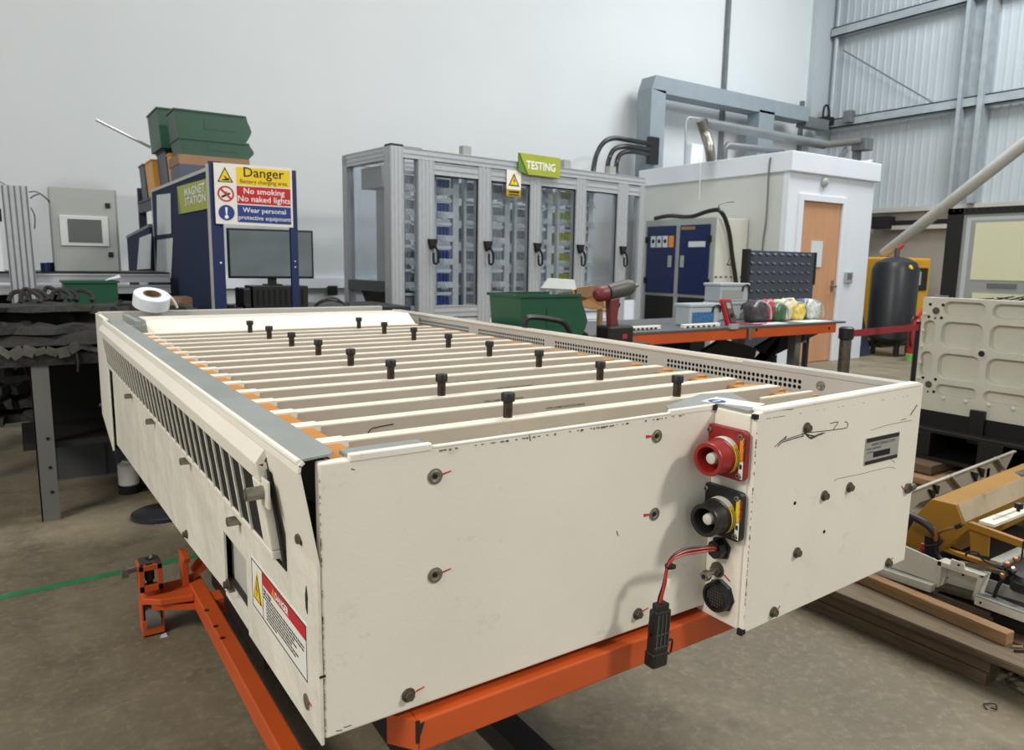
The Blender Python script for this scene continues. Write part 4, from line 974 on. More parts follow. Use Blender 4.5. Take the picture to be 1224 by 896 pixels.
pb_().tube([(.014, -.008, Ln*.62), (.024, -.010, Ln*.60), (.023, -.01, Ln*.8), (.017, -.01, Ln*.82)], .0018, 6).build('plug_latch', M['black'], pg)
mb = pb_()
for k in range(4): mb.box(-.014+.009*k, -.0125+.009*k, -.0112, -.010, .014, Ln*.7)
mb.box(-.017, .017, -.0112, -.010, Ln*.45, Ln*.465).box(-.017, .017, -.0112, -.010, Ln*.66, Ln*.675)
mb.build('plug_ridges', M['tool_grey'], pg)
# earth stud
s = MB().cyl((XN, .857, .694), (XN-.003, .857, .694), .0145, 20).cyl((XN-.003, .857, .694), (XN-.010, .857, .694), .0115, 6).build('earth_stud', M['steel_dark'], bp)
MB().cyl((XN-.010, .857, .694), (XN-.034, .854, .692), .0058, 12).build('stud_shaft', M['steel'], s, smooth=True)
MB().cyl((XN-.030, .854, .692), (XN-.042, .853, .691), .0098, 6).cyl((XN-.042, .853, .691), (XN-.043, .853, .691), .007, 12).build('stud_nut', M['steel'], s)
MB().cyl((XN-.043, .853, .691), (XN-.0435, .853, .691), .0045, 10).build('nut_hole', M['dark'], s)
MB().prism(0, [(.843, .691), (.828, .683), (.828, .680), (.843, .688)], XN-.001, XN).build('torque_mark', M['mark'], bp)
# round multi-pin connector
c = MB().lathe((XN, .846, .648), LD, [(0, .031), (.003, .031), (.005, .028), (.007, .0285)], 8).build('round_connector', M['black'], bp)
MB().lathe((XN-.007, .846, .648), LD, [(0, .0285), (.012, .0275), (.014, .026), (.014, .021), (.009, .0205)], 30).build('connector_shell', M['black'], c, smooth=True)
mb = MB()
for iy in range(-3, 4):
    for iz in range(-3, 4):
        if iy*iy+iz*iz <= 10: mb.cyl((XN-.015, .846+iy*.0055, .648+iz*.0055), (XN-.017, .846+iy*.0055, .648+iz*.0055), .0018, 6)
mb.build('pin_cap', M['tool_grey'], c)

# roll of film standing on the far rim
p = on(181, 372, 2, 1.012)
t = thing('film_roll', 'roll of clear white film lying on the far left rim of the battery pack', 'roll', (p.x, 3.50, 1.012))
cx_, cy_ = p.x+.0, 3.50
d = Vector((.10, -.42, 1)).normalized(); c0 = Vector((cx_, cy_+.08, 1.038))
MB().lathe(c0, d, [(0, .036), (0, .074), (.052, .074), (.055, .071), (.055, .036), (.0, .036)], 40).build('film', M['tape'], t, smooth=True)
MB().lathe(c0-d*.0, d, [(0.0, .031), (0, .0365), (.057, .0365), (.057, .031), (.004, .030), (.004, .001)], 30).build('core', M['core'], t, smooth=True)
MB().tube([c0+Vector((.066, -.02, .05)), c0+Vector((.09, -.02, .02)), c0+Vector((.105, -.01, -.012))], .006, 6).build('loose_tail', M['tape'], t, smooth=True)

# ------------------------------------------------------------------ orange stand
st = thing('battery_stand', 'orange steel stand with castor carrying the battery pack', 'stand', (.8, 1.9, 0))
MB().box(.436, 1.30, .872, .935, .548, .5985).build('front_beam', M['orange'], st, bevel=.003)
MB().prism(2, [(.4355, .872), (.4355, .935), (.405, .912)], .552, .5985).build('beam_end', M['orange'], st)
MB().box(.432, .4375, .8705, .874, .565, .599).prism(1, [(.432, .59), (.445, .596), (.44, .58), (.436, .572)], .8700, .8712).build('weld_scar', M['black_steel'], st)
MB().box(.50, 1.30, 2.9, 2.96, .548, .5985).box(.50, .56, .935, 2.9, .548, .598).box(1.2, 1.26, .935, 2.9, .548, .598).build('upper_frame', M['black_steel'], st)
a = on(363, 896, 2, .15).x
MB().box(.424, a, .55, 2.66, .088, .15).build('base_rail', M['orange'], st, bevel=.004)
for (px, py) in ((247, 729), (258, 748), (266, 762)):
    q = on(px, py, 2, .1505); MB().cyl((q.x, q.y, .150), (q.x, q.y, .1508), .008, 10).build('rail_hole', M['dark'], st)
MB().box(.44, .95, 2.42, 2.49, .09, .145).build('cross_rail', M['orange'], st, bevel=.004)
MB().box(.90, .98, .70, 2.9, .06, .12).build('base_rail', M['black_steel'], st, bevel=.004)
MB().bar((.40, 1.05, .60), (.56, 1.05, .30), .03, .04, (0, 1, 0)).build('brace', M['black_steel'], st)
MB().box(.50, .88, 1.95, 2.60, .12, .50).build('lift_housing', M['black_steel'], st)  # black block added to stand in for the shade under the pack
MB().box(.56, .82, 2.0, 2.5, .50, .55).build('lift_plate', M['black_steel'], st)  # upper part of the same added shade block
# outrigger arm
MB().slab([(.275, 2.56, .118), (.325, 2.52, .118), (.424, 2.50, .118), (.43, 2.66, .118), (.36, 2.655, .118), (.28, 2.64, .118)], .022).build('outrigger_arm', M['orange'], st, bevel=.003)
MB().slab([(.30, 2.54, .10), (.424, 2.50, .088), (.424, 2.60, .088), (.31, 2.62, .10)], .02).build('arm_web', M['orange'], st)
# hook plate
hk = MB(); hk.prism(0, [(2.58, .14), (2.64, .14), (2.64, .255), (2.60, .262), (2.545, .252), (2.55, .235), (2.585, .235)], .405, .425); hk.build('hook_plate', M['orange'], st, bevel=.002)
MB().bar((.44, 2.62, .15), (.50, 2.60, .21), .025, .02).bar((.455, 2.66, .16), (.50, 2.62, .235), .02, .03).build('side_lug', M['orange'], st)
# castor bracket on arm
ca = MB(); ax_, ay_ = .305, 2.60
fr = MB().box(ax_-.035, ax_+.035, ay_-.045, ay_-.037, .150, .248).build('castor_bracket', M['orange'], st, bevel=.002)
# make opening by frame bars instead of solid plate
bpy.data.objects.remove(fr)
fr = MB().box(ax_-.035, ax_-.020, ay_-.045, ay_-.037, .160, .250).box(ax_+.020, ax_+.035, ay_-.045, ay_-.037, .160, .250).box(ax_-.035, ax_+.035, ay_-.045, ay_-.037, .232, .250).box(ax_-.035, ax_+.035, ay_-.045, ay_-.037, .160, .182).box(ax_-.035, ax_-.028, ay_-.037, ay_+.03, .160, .250).box(ax_+.028, ax_+.035, ay_-.037, ay_+.03, .160, .250).build('castor_bracket', M['orange'], st, bevel=.0015)
MB().lathe((ax_, ay_, .138), (0, 0, 1), [(0, .034), (.024, .032)], 20).build('bracket_collar', M['orange'], st, smooth=True)
MB().cyl((ax_, ay_-.01, .16), (ax_, ay_-.01, .262), .010, 12).cyl((ax_, ay_-.01, .19), (ax_, ay_-.01, .22), .015, 12).build('jack_screw', M['black_steel'], fr)
MB().box(ax_-.03, ax_+.03, ay_-.03, ay_+.02, .25, .258).cyl((ax_+.005, ay_-.01, .258), (ax_+.012, ay_-.01, .272), .006, 8).build('jack_plate', M['steel'], fr)
MB().cyl((ax_-.02, ay_-.01, .238), (ax_-.07, ay_-.02, .234), .011, 8).box(ax_-.082, ax_-.062, ay_-.03, ay_, .216, .243).build('jack_handle', M['steel'], fr)
# castor below
cs = MB().box(ax_-.033, ax_-.027, ay_-.035, ay_+.035, .01, .115).box(ax_+.027, ax_+.033, ay_-.035, ay_+.035, .01, .115).box(ax_-.033, ax_+.033, ay_-.039, ay_-.033, .006, .058).box(ax_-.033, ax_+.033, ay_-.035, ay_+.035, .112, .118).build('castor', M['orange'], st, bevel=.0015)
MB().cyl((ax_-.022, ay_+.0, .055), (ax_+.022, ay_+.0, .055), .047, 24).build('castor_wheel', M['legsteel'], cs, smooth=True)
MB().box(ax_-.03, ax_+.03, ay_-.036, ay_-.03, 0.0, .006).build('castor_tread', M['black'], cs)

# floor marks
a, b2 = on(-60, 727, 2, 0), on(245, 662, 2, 0)
d = (b2-a).normalized(); n_ = Vector((-d.y, d.x, 0))*.022
tag(MB().slab([a-n_-d*1.2, b2-n_+d*1.0, b2+n_+d*1.0, a+n_-d*1.2], .002).build('floor_line', M['line']), 'worn green painted line across the concrete floor', 'floor marking')
p = on(196, 760, 2, 0); tag(MB().add([(p.x-.012, p.y-.008, 0), (p.x+.012, p.y-.009, 0), (p.x+.010, p.y+.008, 0), (p.x-.010, p.y+.007, 0), (p.x-.009, p.y-.006, .008), (p.x+.008, p.y-.006, .006), (p.x+.007, p.y+.005, .009), (p.x-.007, p.y+.004, .005)], [(0, 3, 2, 1), (4, 5, 6, 7), (0, 1, 5, 4), (1, 2, 6, 5), (2, 3, 7, 6), (3, 0, 4, 7)]).build('paper_scrap', M['paper']), 'tiny white scrap on the floor by the orange castor', 'scrap')
p = on(1184, 846, 2, 0)
tag(MB().tube([(p.x-.02, p.y, .003), (p.x-.01, p.y+.015, .006), (p.x+.012, p.y+.012, .004), (p.x+.02, p.y-.004, .007), (p.x+.002, p.y-.014, .004), (p.x-.012, p.y-.004, .008)], .002, 5).build('wire_scrap', M['ink']), 'crumpled dark wire scrap on the floor at lower right', 'scrap')

# ------------------------------------------------------------------ left side: rack of rubber parts, crates
rk = thing('parts_rack', 'grey steel rack piled with dusty black rubber parts', 'rack', (.5, 4.3, 0))
for (x, y) in ((.03, 4.0), (-.42, 4.75), (1.0, 4.0), (1.0, 4.75)):
    zt_ = .83
    mb = MB().box(x, x+.075, y, y+.006, 0, zt_).box(x, x+.006, y, y+.05, 0, zt_)
    lg = mb.build('leg', M['legsteel'], rk)
    if y == 4.0:
        for z in (.78, .40, .26, .14): MB().cyl((x+.05, y, z), (x+.05, y-.003, z), .008, 8).build('leg_hole', M['dark'], lg)
MB().box(-.10, 1.07, 3.99, 4.03, .745, .835).build('front_beam', M['rubber'], rk)
MB().prism(2, [(-.06, 3.99), (1.07, 3.99), (1.07, 4.8), (-.44, 4.8)], .80, .84).build('top_shelf', M['rubber'], rk)
MB().box(.05, 1.05, 4.56, 4.60, .36, .80).build('back_shade_sheet', M['dark'], rk)  # black sheet added for the dark shade inside the rack
MB().box(1.02, 1.06, 4.0, 4.6, .10, .80).build('side_shade_sheet', M['dark'], rk)  # second black sheet, closes off the same shade at the side
MB().box(-.02, 1.04, 4.05, 4.6, .34, .37).build('lower_shelf', M['black_steel'], rk)
random.seed(11)
def shard(cx_, cy_, z, lx_, ly_, h, rz, lab, m='rubber', grp='rubber parts heaped on the rack', nm='rubber_strip'):
    t_ = MB(); n = 11; pts = []
    c, s_ = math.cos(rz), math.sin(rz)
    for side in (1, -1):
        rng = range(n) if side == 1 else range(n-1, -1, -1)
        for i in rng:
            u = (i/(n-1)-.5)*lx_; v = side*ly_*.5*(1+.9*(random.random()-.5)); pts.append((cx_+u*c-v*s_, cy_+u*s_+v*c))
    vs = []; zz = [random.uniform(-.45, .35)*h for _ in pts]
    N = len(pts)
    for k, (a, b) in enumerate(pts): vs.append((a, b, z))
    for k, (a, b) in enumerate(pts): vs.append((cx_+(a-cx_)*.9, cy_+(b-cy_)*.9, z+h+zz[k]))
    fs = [(i, (i+1) % N, N+(i+1) % N, N+i) for i in range(N)]
    for i in range(n-1): fs += [(N+i, N+i+1, 2*N-2-i, 2*N-1-i), (i, N-1-i, N-2-i, i+1)]
    t_.add(vs, fs); return tag(t_.build(nm, M[m]), lab, 'rubber part', grp)
sh = [(.40, 4.25, .84, 1.25, .42, .05, .02, 'broad flat black rubber slab, lowest layer on the rack'),
      (.30, 4.15, .885, .80, .22, .035, -.03, 'long dark rubber strip at the front of the rack top'),
      (.05, 4.55, .89, .9, .35, .10, .10, 'thick black rubber block at the left back of the rack'),
      (.52, 4.45, .89, .7, .30, .08, -.06, 'ragged rubber piece behind the pack corner'),
      (.15, 4.40, .975, 1.0, .30, .030, .05, 'long pale grey rubber panel lying across the pile'),
      (.45, 4.35, .965, .35, .2, .03, .3, 'short torn rubber flap on the right of the pile'),
      (-.15, 4.3, .86, .35, .3, .06, .5, 'black rubber offcut at the left end of the rack'),
      (.62, 4.2, .88, .3, .2, .05, -.5, 'small curled rubber offcut near the pack corner')]
for a in sh: shard(*a)
rl = [(.02, 4.62, 1.01), (.10, 4.58, 1.01), (.17, 4.6, 1.015), (.24, 4.62, 1.01), (.31, 4.6, 1.01), (.07, 4.5, 1.01), (.20, 4.5, 1.02)]
for k, (x, y, z) in enumerate(rl):
    tag(MB().tube([(x-.05, y, z), (x-.03, y+.02, z+.04+.012*(k % 3)), (x+.01, y+.01, z+.05), (x+.04, y-.02, z+.02), (x+.03, y-.05, z)], .012, 6).build('rubber_loop', M['rubber'], smooth=True),
        ['leftmost curled rubber loop on the heap', 'second curled rubber loop from the left on the heap', 'third curled rubber loop from the left on the heap', 'fourth curled rubber loop from the left on the heap', 'rightmost curled rubber loop in the row on the heap', 'curled rubber loop in front of the two leftmost loops', 'curled rubber loop in front of the fourth one'][k], 'rubber part', 'curled rubber loops on the rack')
tag(MB().tube([(.50, 4.35, .99), (.60, 4.36, 1.03), (.66, 4.35, 1.0), (.64, 4.3, .95)], .012, 6).build('rubber_loop', M['rubber'], smooth=True), 'open rubber loop standing at the right end of the pile', 'rubber part')
mb = MB(); random.seed(2)
pts = [(-.08+.045*i, 3.975+random.uniform(-.012, .012), .815+random.uniform(-.022, .022)) for i in range(27)]
for a_, b_ in zip(pts[:-1], pts[1:]): mb.bar(a_, b_, .012, random.uniform(.015, .05)); mb.tube([(.22, 3.98, .80), (.225, 3.975, .76), (.22, 3.978, .71)], .006, 5)
tag(mb.build('plastic_liner', M['plastic_film'], smooth=True), 'torn translucent liner bunched along the rack front edge', 'liner')
tag(MB().prism(2, [(-.30, 4.30), (-.26, 4.20), (-.05, 4.02), (.03, 3.99), (.05, 4.06), (-.18, 4.3)], .77, .83).build('liner_flap', M['plastic_film']), 'crumpled liner flap hanging at the left corner of the rack', 'liner')
for k, (x, y, z, lab) in enumerate(((-.10, 4.75, .62, 'bent grey rubber piece on the upper lower-shelf stack'), (-.08, 4.7, .53, 'rubber piece second from top under the rack'), (-.10, 4.7, .45, 'rubber piece third from top under the rack'), (-.04, 4.68, .375, 'lowest rubber piece resting above the crates'))):
    shard(x, y, z, .36, .22, .05, .2*k-.3, lab, grp='rubber pieces below the rack top')
tag(MB().box(-.62, -.56, 5.2, 5.26, 0, .95).build('steel_post', M['legsteel']), 'grey steel post at the far left edge', 'post')
tag(MB().box(-.28, -.20, 4.9, 4.98, .375, .76).build('cardboard_tube', M['legsteel']), 'pale upright tube inside the rack at left', 'tube')
# stacked grey crates
def crate(x0, x1, y0, y1, h, lab, ribs=4):
    t_ = thing('plastic_crate', lab, 'crate', ((x0+x1)/2, (y0+y1)/2, 0), 0, 'grey plastic crates on the floor')
    b = .02
    MB().add([(x0+b, y0+b, 0), (x1-b, y0+b, 0), (x1-b, y1-b, 0), (x0+b, y1-b, 0), (x0, y0, h), (x1, y0, h), (x1, y1, h), (x0, y1, h)], [(0, 3, 2, 1), (0, 1, 5, 4), (1, 2, 6, 5), (2, 3, 7, 6), (3, 0, 4, 7)]).build('tub', M['crate'], t_)
    MB().box(x0-.012, x1+.012, y0-.012, y1+.012, h-.03, h).build('rim', M['crate'], t_, bevel=.004)
    for k in range(ribs):
        yy = y0+.04+(y1-y0-.08)*k/(ribs-1); MB().bar((x0+b-.004, yy, 0.01), (x0-.006, yy, h-.03), .02, .016, (1, 0, 0)).build('side_rib', M['crate'], t_)
    for k in range(3):
        xx = x0+.05+(x1-x0-.1)*k/2; MB().bar((xx, y0+b-.004, 0.01), (xx, y0-.006, h-.03), .02, .016, (0, 1, 0)).build('end_rib', M['crate'], t_)
    MB().tube([(x0-.01, y0+.02, h-.01), (x0-.018, (y0+y1)/2-.05, h-.005), (x0-.012, (y0+y1)/2+.06, h-.012), (x0-.01, y1-.02, h)], .014, 6).build('liner', M['plastic_film'], t_, smooth=True)
    return t_
crate(.055, .66, 4.715, 5.12, .33, 'nearest grey plastic crate under the rack, longest side visible')
crate(.055, .66, 5.17, 5.57, .33, 'middle grey plastic crate behind the nearest one')
crate(.055, .66, 5.62, 6.02, .33, 'farthest grey plastic crate in the row under the rack')
tag(MB().box(-.9, -.46, 5.2, 5.8, 0, .30).build('dark_box', M['black'], bevel=.01), 'dark box on the floor at the far left edge', 'box')
# base disc, spray bottle
p = on(188, 616, 2, .0)
t = thing('weighted_base', 'round black weighted base on the floor under the pack', 'base', (p.x+.02, p.y, 0))
MB().lathe((p.x+.02, p.y, 0), (0, 0, 1), [(0, .135), (.018, .135), (.026, .12)], 36).build('disc', M['tank'], t, smooth=True)
MB().box(p.x+.02, p.x+.12, p.y+.03, p.y+.10, .026, .10).build('hub_box', M['black_steel'], t, bevel=.004)
p = on(155, 588, 2, 0)
t = thing('plastic_bottle', 'cream plastic bottle with black base on the floor beneath the pack', 'bottle', (p.x, p.y, 0))
MB().lathe((p.x, p.y, .045), (0, 0, 1), [(0, .046), (.005, .05), (.11, .05), (.125, .03), (.135, .028)], 22).build('body', M['white_lab'], t, smooth=True)
MB().lathe((p.x, p.y, 0), (0, 0, 1), [(0, .053), (.045, .053)], 22).build('base', M['dark'], t)
tag(MB().box(p.x-.05, p.x+.10, p.y+.05, p.y+.16, .17, .235).box(p.x-.04, p.x+.09, p.y+.06, p.y+.15, 0, .17).build('grey_tub', M['crate'], bevel=.006), 'small grey lidded tub behind the cream bottle', 'tub')
tag(MB().bar((p.x+.07, p.y+.02, .17), (p.x+.18, p.y-.18, .05), .03, .05).build('timber_offcut', M['wood_l']), 'short brown offcut leaning under the pack', 'offcut')
tag(MB().box(p.x+.02, p.x+.4, p.y-.02, p.y+.3, 0, .012).build('black_mat', M['dark']), 'black mat on the floor behind the cream bottle', 'mat')

# grey enclosure on aluminium bench
bn = thing('aluminium_bench', 'silver aluminium profile bench carrying the grey control enclosure', 'bench', (.2, 6.2, 0))
for z0, z1 in ((1.065, 1.125), (.985, 1.045)):
    MB().box(-1.4, .96, 5.96, 6.02, z0, z1).box(-1.4, .96, 5.952, 5.96, z0, z0+.012).box(-1.4, .96, 5.952, 5.96, z1-.012, z1).build('rail', M['alu'], bn)
MB().box(-1.4, .96, 5.96, 6.55, 1.125, 1.137).build('top_plate', M['black_steel'], bn)
for x in (-1.2, .88):
    MB().box(x, x+.06, 5.97, 6.03, 0, .985).build('leg', M['alu'], bn); MB().box(x, x+.06, 6.45, 6.51, 0, 1.125).build('leg', M['alu'], bn)
MB().box(-1.3, .9, 6.3, 6.34, .1, .98).build('back_board', M['dark'], bn)
en = thing('control_enclosure', 'grey control enclosure with a touch screen in its door', 'enclosure', (.44, 6.1, 1.137), 0)
MB().box(.241, .65, 6.03, 6.25, 1.137, 1.714).build('body', M['encl'], en, bevel=.004)
dr = MB().box(.241, .635, 6.0, 6.028, 1.14, 1.712).build('door', M['encl'], en, bevel=.004)
MB().box(.288, .582, 5.988, 6.0, 1.315, 1.523).build('hmi_bezel', M['hmi'], dr, bevel=.004)
MB().box(.335, .540, 5.985, 5.988, 1.340, 1.498).build('hmi_screen', M['hmi_s'], dr)
for z in (1.60, 1.26): MB().box(.572, .602, 5.992, 6.0, z-.017, z+.017).cyl((.587, 5.992, z), (.587, 5.985, z), .010, 12).build('lock', M['black'], dr)
pr = thing('aluminium_profile', 'tall wide aluminium profile standing at the far left', 'profile', (.05, 5.85, 0))
MB().bar((.055, 5.88, .80), (.045, 5.88, 1.69), .145, .05, (0, 1, 0)).build('extrusion', M['alu'], pr)
for k in range(5): MB().bar((-.01+.0325*k, 5.852, .80), (-.02+.0325*k, 5.852, 1.69), .006, .008, (0, 1, 0)).build('groove', M['alu_groove'], pr)
tag(MB().box(-.4, -.045, 5.9, 5.95, 1.14, 1.70).build('white_board', M['cabinw']), 'white board behind the profile at the far left edge', 'board')
tag(MB().box(-.052, -.035, 5.84, 5.9, 1.46, 1.54).build('black_latch', M['dark']), 'small black latch at the far left edge', 'latch')
for q, (pts, lab) in enumerate((([(.125, 5.95, 1.66), (.17, 5.95, 1.665), (.22, 5.98, 1.63), (.245, 6.05, 1.60)], 'thin grey cables looping from the profile to the enclosure'), ([(.13, 5.95, 1.62), (.155, 5.95, 1.64), (.19, 5.95, 1.655)], 'short grey wire beside the profile top'), ([(.13, 5.95, 1.56), (.148, 5.95, 1.50), (.14, 5.95, 1.42)], 'thin wire bowing out from the side of the profile'), ([(-.1, 5.95, 1.72), (-.03, 5.95, 1.715), (.01, 5.95, 1.69)], 'thin wire arching over the top of the profile'))):
    tag(MB().tube(pts, .005, 6).build('signal_cable', M['galv_d'], smooth=True), lab, 'cable')
tag(MB().lathe((.185, 5.98, 1.137), (0, 0, 1), [(0, .028), (.06, .028)], 16).build('blue_reel', M['navy'], smooth=True), 'small blue reel, left of the pair beside the enclosure', 'reel')
tag(MB().lathe((.225, 6.08, 1.137), (0, 0, 1), [(0, .026), (.062, .026)], 16).build('blue_reel', M['navy'], smooth=True), 'small blue reel, right of the pair beside the enclosure', 'reel')

# stackable open-front bins
def bin_(name, lab, m, x0, x1, y0, y1, z, h, front='x+', grp=None, rz=0):
    cx0, cy0 = (x0+x1)/2, (y0+y1)/2
    t_ = thing(name, lab, 'bin', (cx0, cy0, z), rz, grp)
    a, b = (x1-x0)/2, (y1-y0)/2; tp = .02; th = .008
    X = WM[t_]
    def o_(): mb = MB(); mb.X = X; return mb
    side = [(-a+tp, 0), (a-tp*2.5, 0), (a-.012, h*.30), (a, h*.45), (a-.012, h*.62), (a-.03, h*.80), (a-.04, h), (-a, h)]
    o_().prism(1, side, -b, -b+th).build('side', M[m], t_)
    o_().prism(1, side, b-th, b).build('side', M[m], t_)
    o_().prism(1, [(-a+tp, 0), (-a+tp+th, 0), (-a+th, h), (-a, h)], -b+th, b-th).build('back', M[m], t_)
    o_().prism(1, [(a-tp*2.5-th, 0), (a-tp*2.5, 0), (a-tp*.2, h*.42), (a-tp*.2-th, h*.42)], -b+th, b-th).build('front', M[m], t_)
    o_().box(-a+tp, a-tp*2.5, -b+th, b-th, 0, .006).build('base', M[m], t_)
    o_().box(-a-.008, a-.05, -b-.008, -b+.004, h-.012, h).box(-a-.008, a-.05, b-.004, b+.008, h-.012, h).box(-a-.008, -a+.004, -b, b, h-.012, h).build('rim', M[m], t_)
    o_().box(-a*.25, a*.55, -b-.003, -b, h*.38, h*.75).build('label_panel', M[m], t_)
    return t_
# ------------------------------------------------------------------ booth: boards, signs, rack with bins
bw = thing('partition_board', 'blue felt partition board with aluminium trim and olive sign', 'partition', (1.0, 5.8, 0))
A0, A1, PZ = (1.045, 4.76), (1.01, 6.93), 1.80
def PX(y): return 1.045+(y-4.76)*(-.035/2.17)
MB().slab([(PX(4.78), 4.78, 0), (PX(6.92), 6.92, 0), (PX(6.92)+.03, 6.92, 0), (PX(4.78)+.03, 4.78, 0)], PZ-.02).build('felt', M['blueboard'], bw)
MB().bar((PX(4.76)+.015, 4.76, PZ-.01), (PX(6.95)+.015, 6.95, PZ-.01), .04, .022).build('trim_rail', M['rail'], bw)
MB().bar((PX(6.93)+.015, 6.93, 0), (PX(6.93)+.015, 6.93, PZ), .04, .03, (0, 1, 0)).build('trim_post', M['rail'], bw)
MB().bar((PX(4.86)-.002, 4.84, 0), (PX(4.86)-.002, 4.84, PZ), .006, .02, (0, 1, 0)).build('trim_post', M['rail'], bw)
def onboard(px, py): return on(px, py, 0, 1.02)
def sheet(nm, lab, p4, m, off=.004):
    vs = []
    for (px, py) in p4: q = onboard(px, py); vs.append((PX(q.y)-off, q.y, q.z))
    return tag(MB().slab(vs, .0015, (-1, 0, 0)).build(nm, m), lab, 'paper')
sheet('paper_notice', 'upper white paper notice on the blue partition', [(189, 233), (204, 231), (205, 279), (190, 281)], M['paper'])
sheet('paper_notice', 'lower curled paper notice on the blue partition', [(190, 287), (207, 284), (205, 333), (189, 328)], M['paper'])
ms = thing('station_sign', 'olive green MAGNET STATION sign on the blue partition', 'sign', (1.0, 5.2, 1.6))
q4 = [(212, 223), (245, 213), (246, 249), (214, 256)]; vs = []
for px, py in q4: q = onboard(px, py); vs.append(Vector((PX(q.y)-.006, q.y, q.z)))
MB().slab(vs, .004, (-1, 0, 0)).build('board', M['olive'], ms)
MB().slab([vs[0]+Vector((-.004, 0, 0)), vs[3]+Vector((-.004, -.08, .0)), vs[3]+Vector((-.004, 0, 0))], .001, (-1, 0, 0)).build('folded_corner', M['olive_d'], ms)
rr = (vs[2]-vs[3]).normalized(); c0 = vs[0].lerp(vs[3], .42)
text('MAGNET', .075, c0+(vs[1]-vs[0])*.26+Vector((-.0065, 0, 0)), rr, (0, 0, 1), M['wink'], ms, bold=.015, sx_scale=2.0)
text('STATION', .075, vs[0].lerp(vs[3], .74)+(vs[1]-vs[0])*.26+Vector((-.0065, 0, 0)), rr, (0, 0, 1), M['wink'], ms, bold=.015, sx_scale=2.0)
# rear, lower board
bl = thing('rear_partition', 'lower blue felt board behind the taller partition', 'partition', (.95, 7.7, 0))
MB().prism(0, [(6.97, 0), (8.5, 0), (8.5, 1.44), (6.97, 1.51)], .985, 1.015).build('felt', M['blueboard'], bl)
MB().bar((1.0, 6.97, 1.51), (1.0, 8.5, 1.44), .04, .025).build('trim_rail', M['galv_d'], bl)
def sheet2(lab, p4):
    vs = [on(px, py, 0, .975) for px, py in p4]; return tag(MB().slab(vs, .002, (-1, 0, 0)).build('paper_notice', M['paper']), lab, 'paper')
sheet2('white notice with a small mark on the rear partition', [(167, 284), (181, 279), (180, 321), (164, 322)])
sheet2('pale torn paper hanging low on the rear partition', [(166, 325), (181, 333), (180, 356), (168, 352)])
# big blue sign posts and danger sign
p1, p2 = on(258, 230, 1, 4.74), on(351, 230, 1, 4.60)
sg = thing('danger_sign', 'battery charging danger sign hung between two blue posts', 'sign', (p1.x, 4.7, 1.6))
ps = thing('sign_post', 'wide royal blue post left of the danger sign', 'post', (p1.x, 4.74, 0))
MB().box(p1.x-.035, p1.x+.035, 4.735, 4.765, 0, 1.815).build('channel', M['bluepost'], ps); MB().box(p1.x-.04, p1.x-.035, 4.74, 4.80, 0, 1.8).build('edge_trim', M['rail'], ps)
MB().cyl((p1.x+.01, 4.735, 1.22), (p1.x+.01, 4.731, 1.22), .006, 8).build('rivet', M['wink'], ps)
ps = thing('sign_post', 'narrow royal blue post right of the danger sign', 'post', (p2.x, 4.6, 0))
MB().box(p2.x-.022, p2.x+.022, 4.61, 4.64, 0, 1.785).build('channel', M['bluepost'], ps)
for z in (1.20, 1.235): MB().cyl((p2.x, 4.61, z), (p2.x, 4.607, z), .004, 8).build('rivet', M['wink'], ps)
pTL, pTR, pBL = on(255, 194, 1, 4.72), on(348.5, 201, 1, 4.59), on(256.5, 267, 1, 4.72)
rx = (pTR-pTL); W_ = rx.length; rx.normalize(); uz = Vector((0, 0, 1)); H_ = (pTL-pBL).length; nz = Vector((rx.y, -rx.x, 0)).normalized()
def SP(u, v, d=0): return pTL+rx*(u*W_)-Vector((0, 0, v*H_))+nz*d
def srect(u0, u1, v0, v1, d, th, m, nm): return MB().slab([SP(u0, v0, d), SP(u1, v0, d), SP(u1, v1, d), SP(u0, v1, d)], th, nz).build(nm, m, sg)
srect(0, 1, 0, 1, 0, .004, M['white_lab'], 'board')
srect(.28, .975, .045, .335, .004, .001, M['sign_y'], 'yellow_band'); srect(.28, .975, .355, .645, .004, .001, M['sign_r'], 'red_band'); srect(.28, .975, .665, .955, .004, .001, M['sign_b'], 'blue_band')
def st(s_, u, v, size, m, b=.006, sc=1.0): text(s_, size, SP(u, v, .0055), rx, uz, m, sg, bold=b, align='CENTER', sx_scale=sc)
st('Danger', .63, .195, .079, M['ink'], .008); st('Battery charging area', .63, .305, .034, M['ink'], .002, .93)
st('No smoking', .63, .475, .048, M['wink']); st('No naked lights', .63, .605, .048, M['wink'])
st('Wear personal', .63, .785, .041, M['wink']); st('protective equipment', .63, .905, .037, M['wink'], .002, .93)
def poly(uvs, d, m, nm): return MB().slab([SP(u, v, d) for u, v in uvs], .0008, nz).build(nm, m, sg)
asp = W_/H_
poly([(.04, .31), (.24, .31), (.14, .06)], .004, M['ink'], 'triangle_border'); poly([(.062, .295), (.218, .295), (.14, .095)], .0048, M['sign_y'], 'triangle')
poly([(.10, .28), (.19, .28), (.19, .235), (.165, .245), (.135, .20), (.125, .21), (.145, .255), (.10, .265)], .0056, M['ink'], 'hand_symbol')
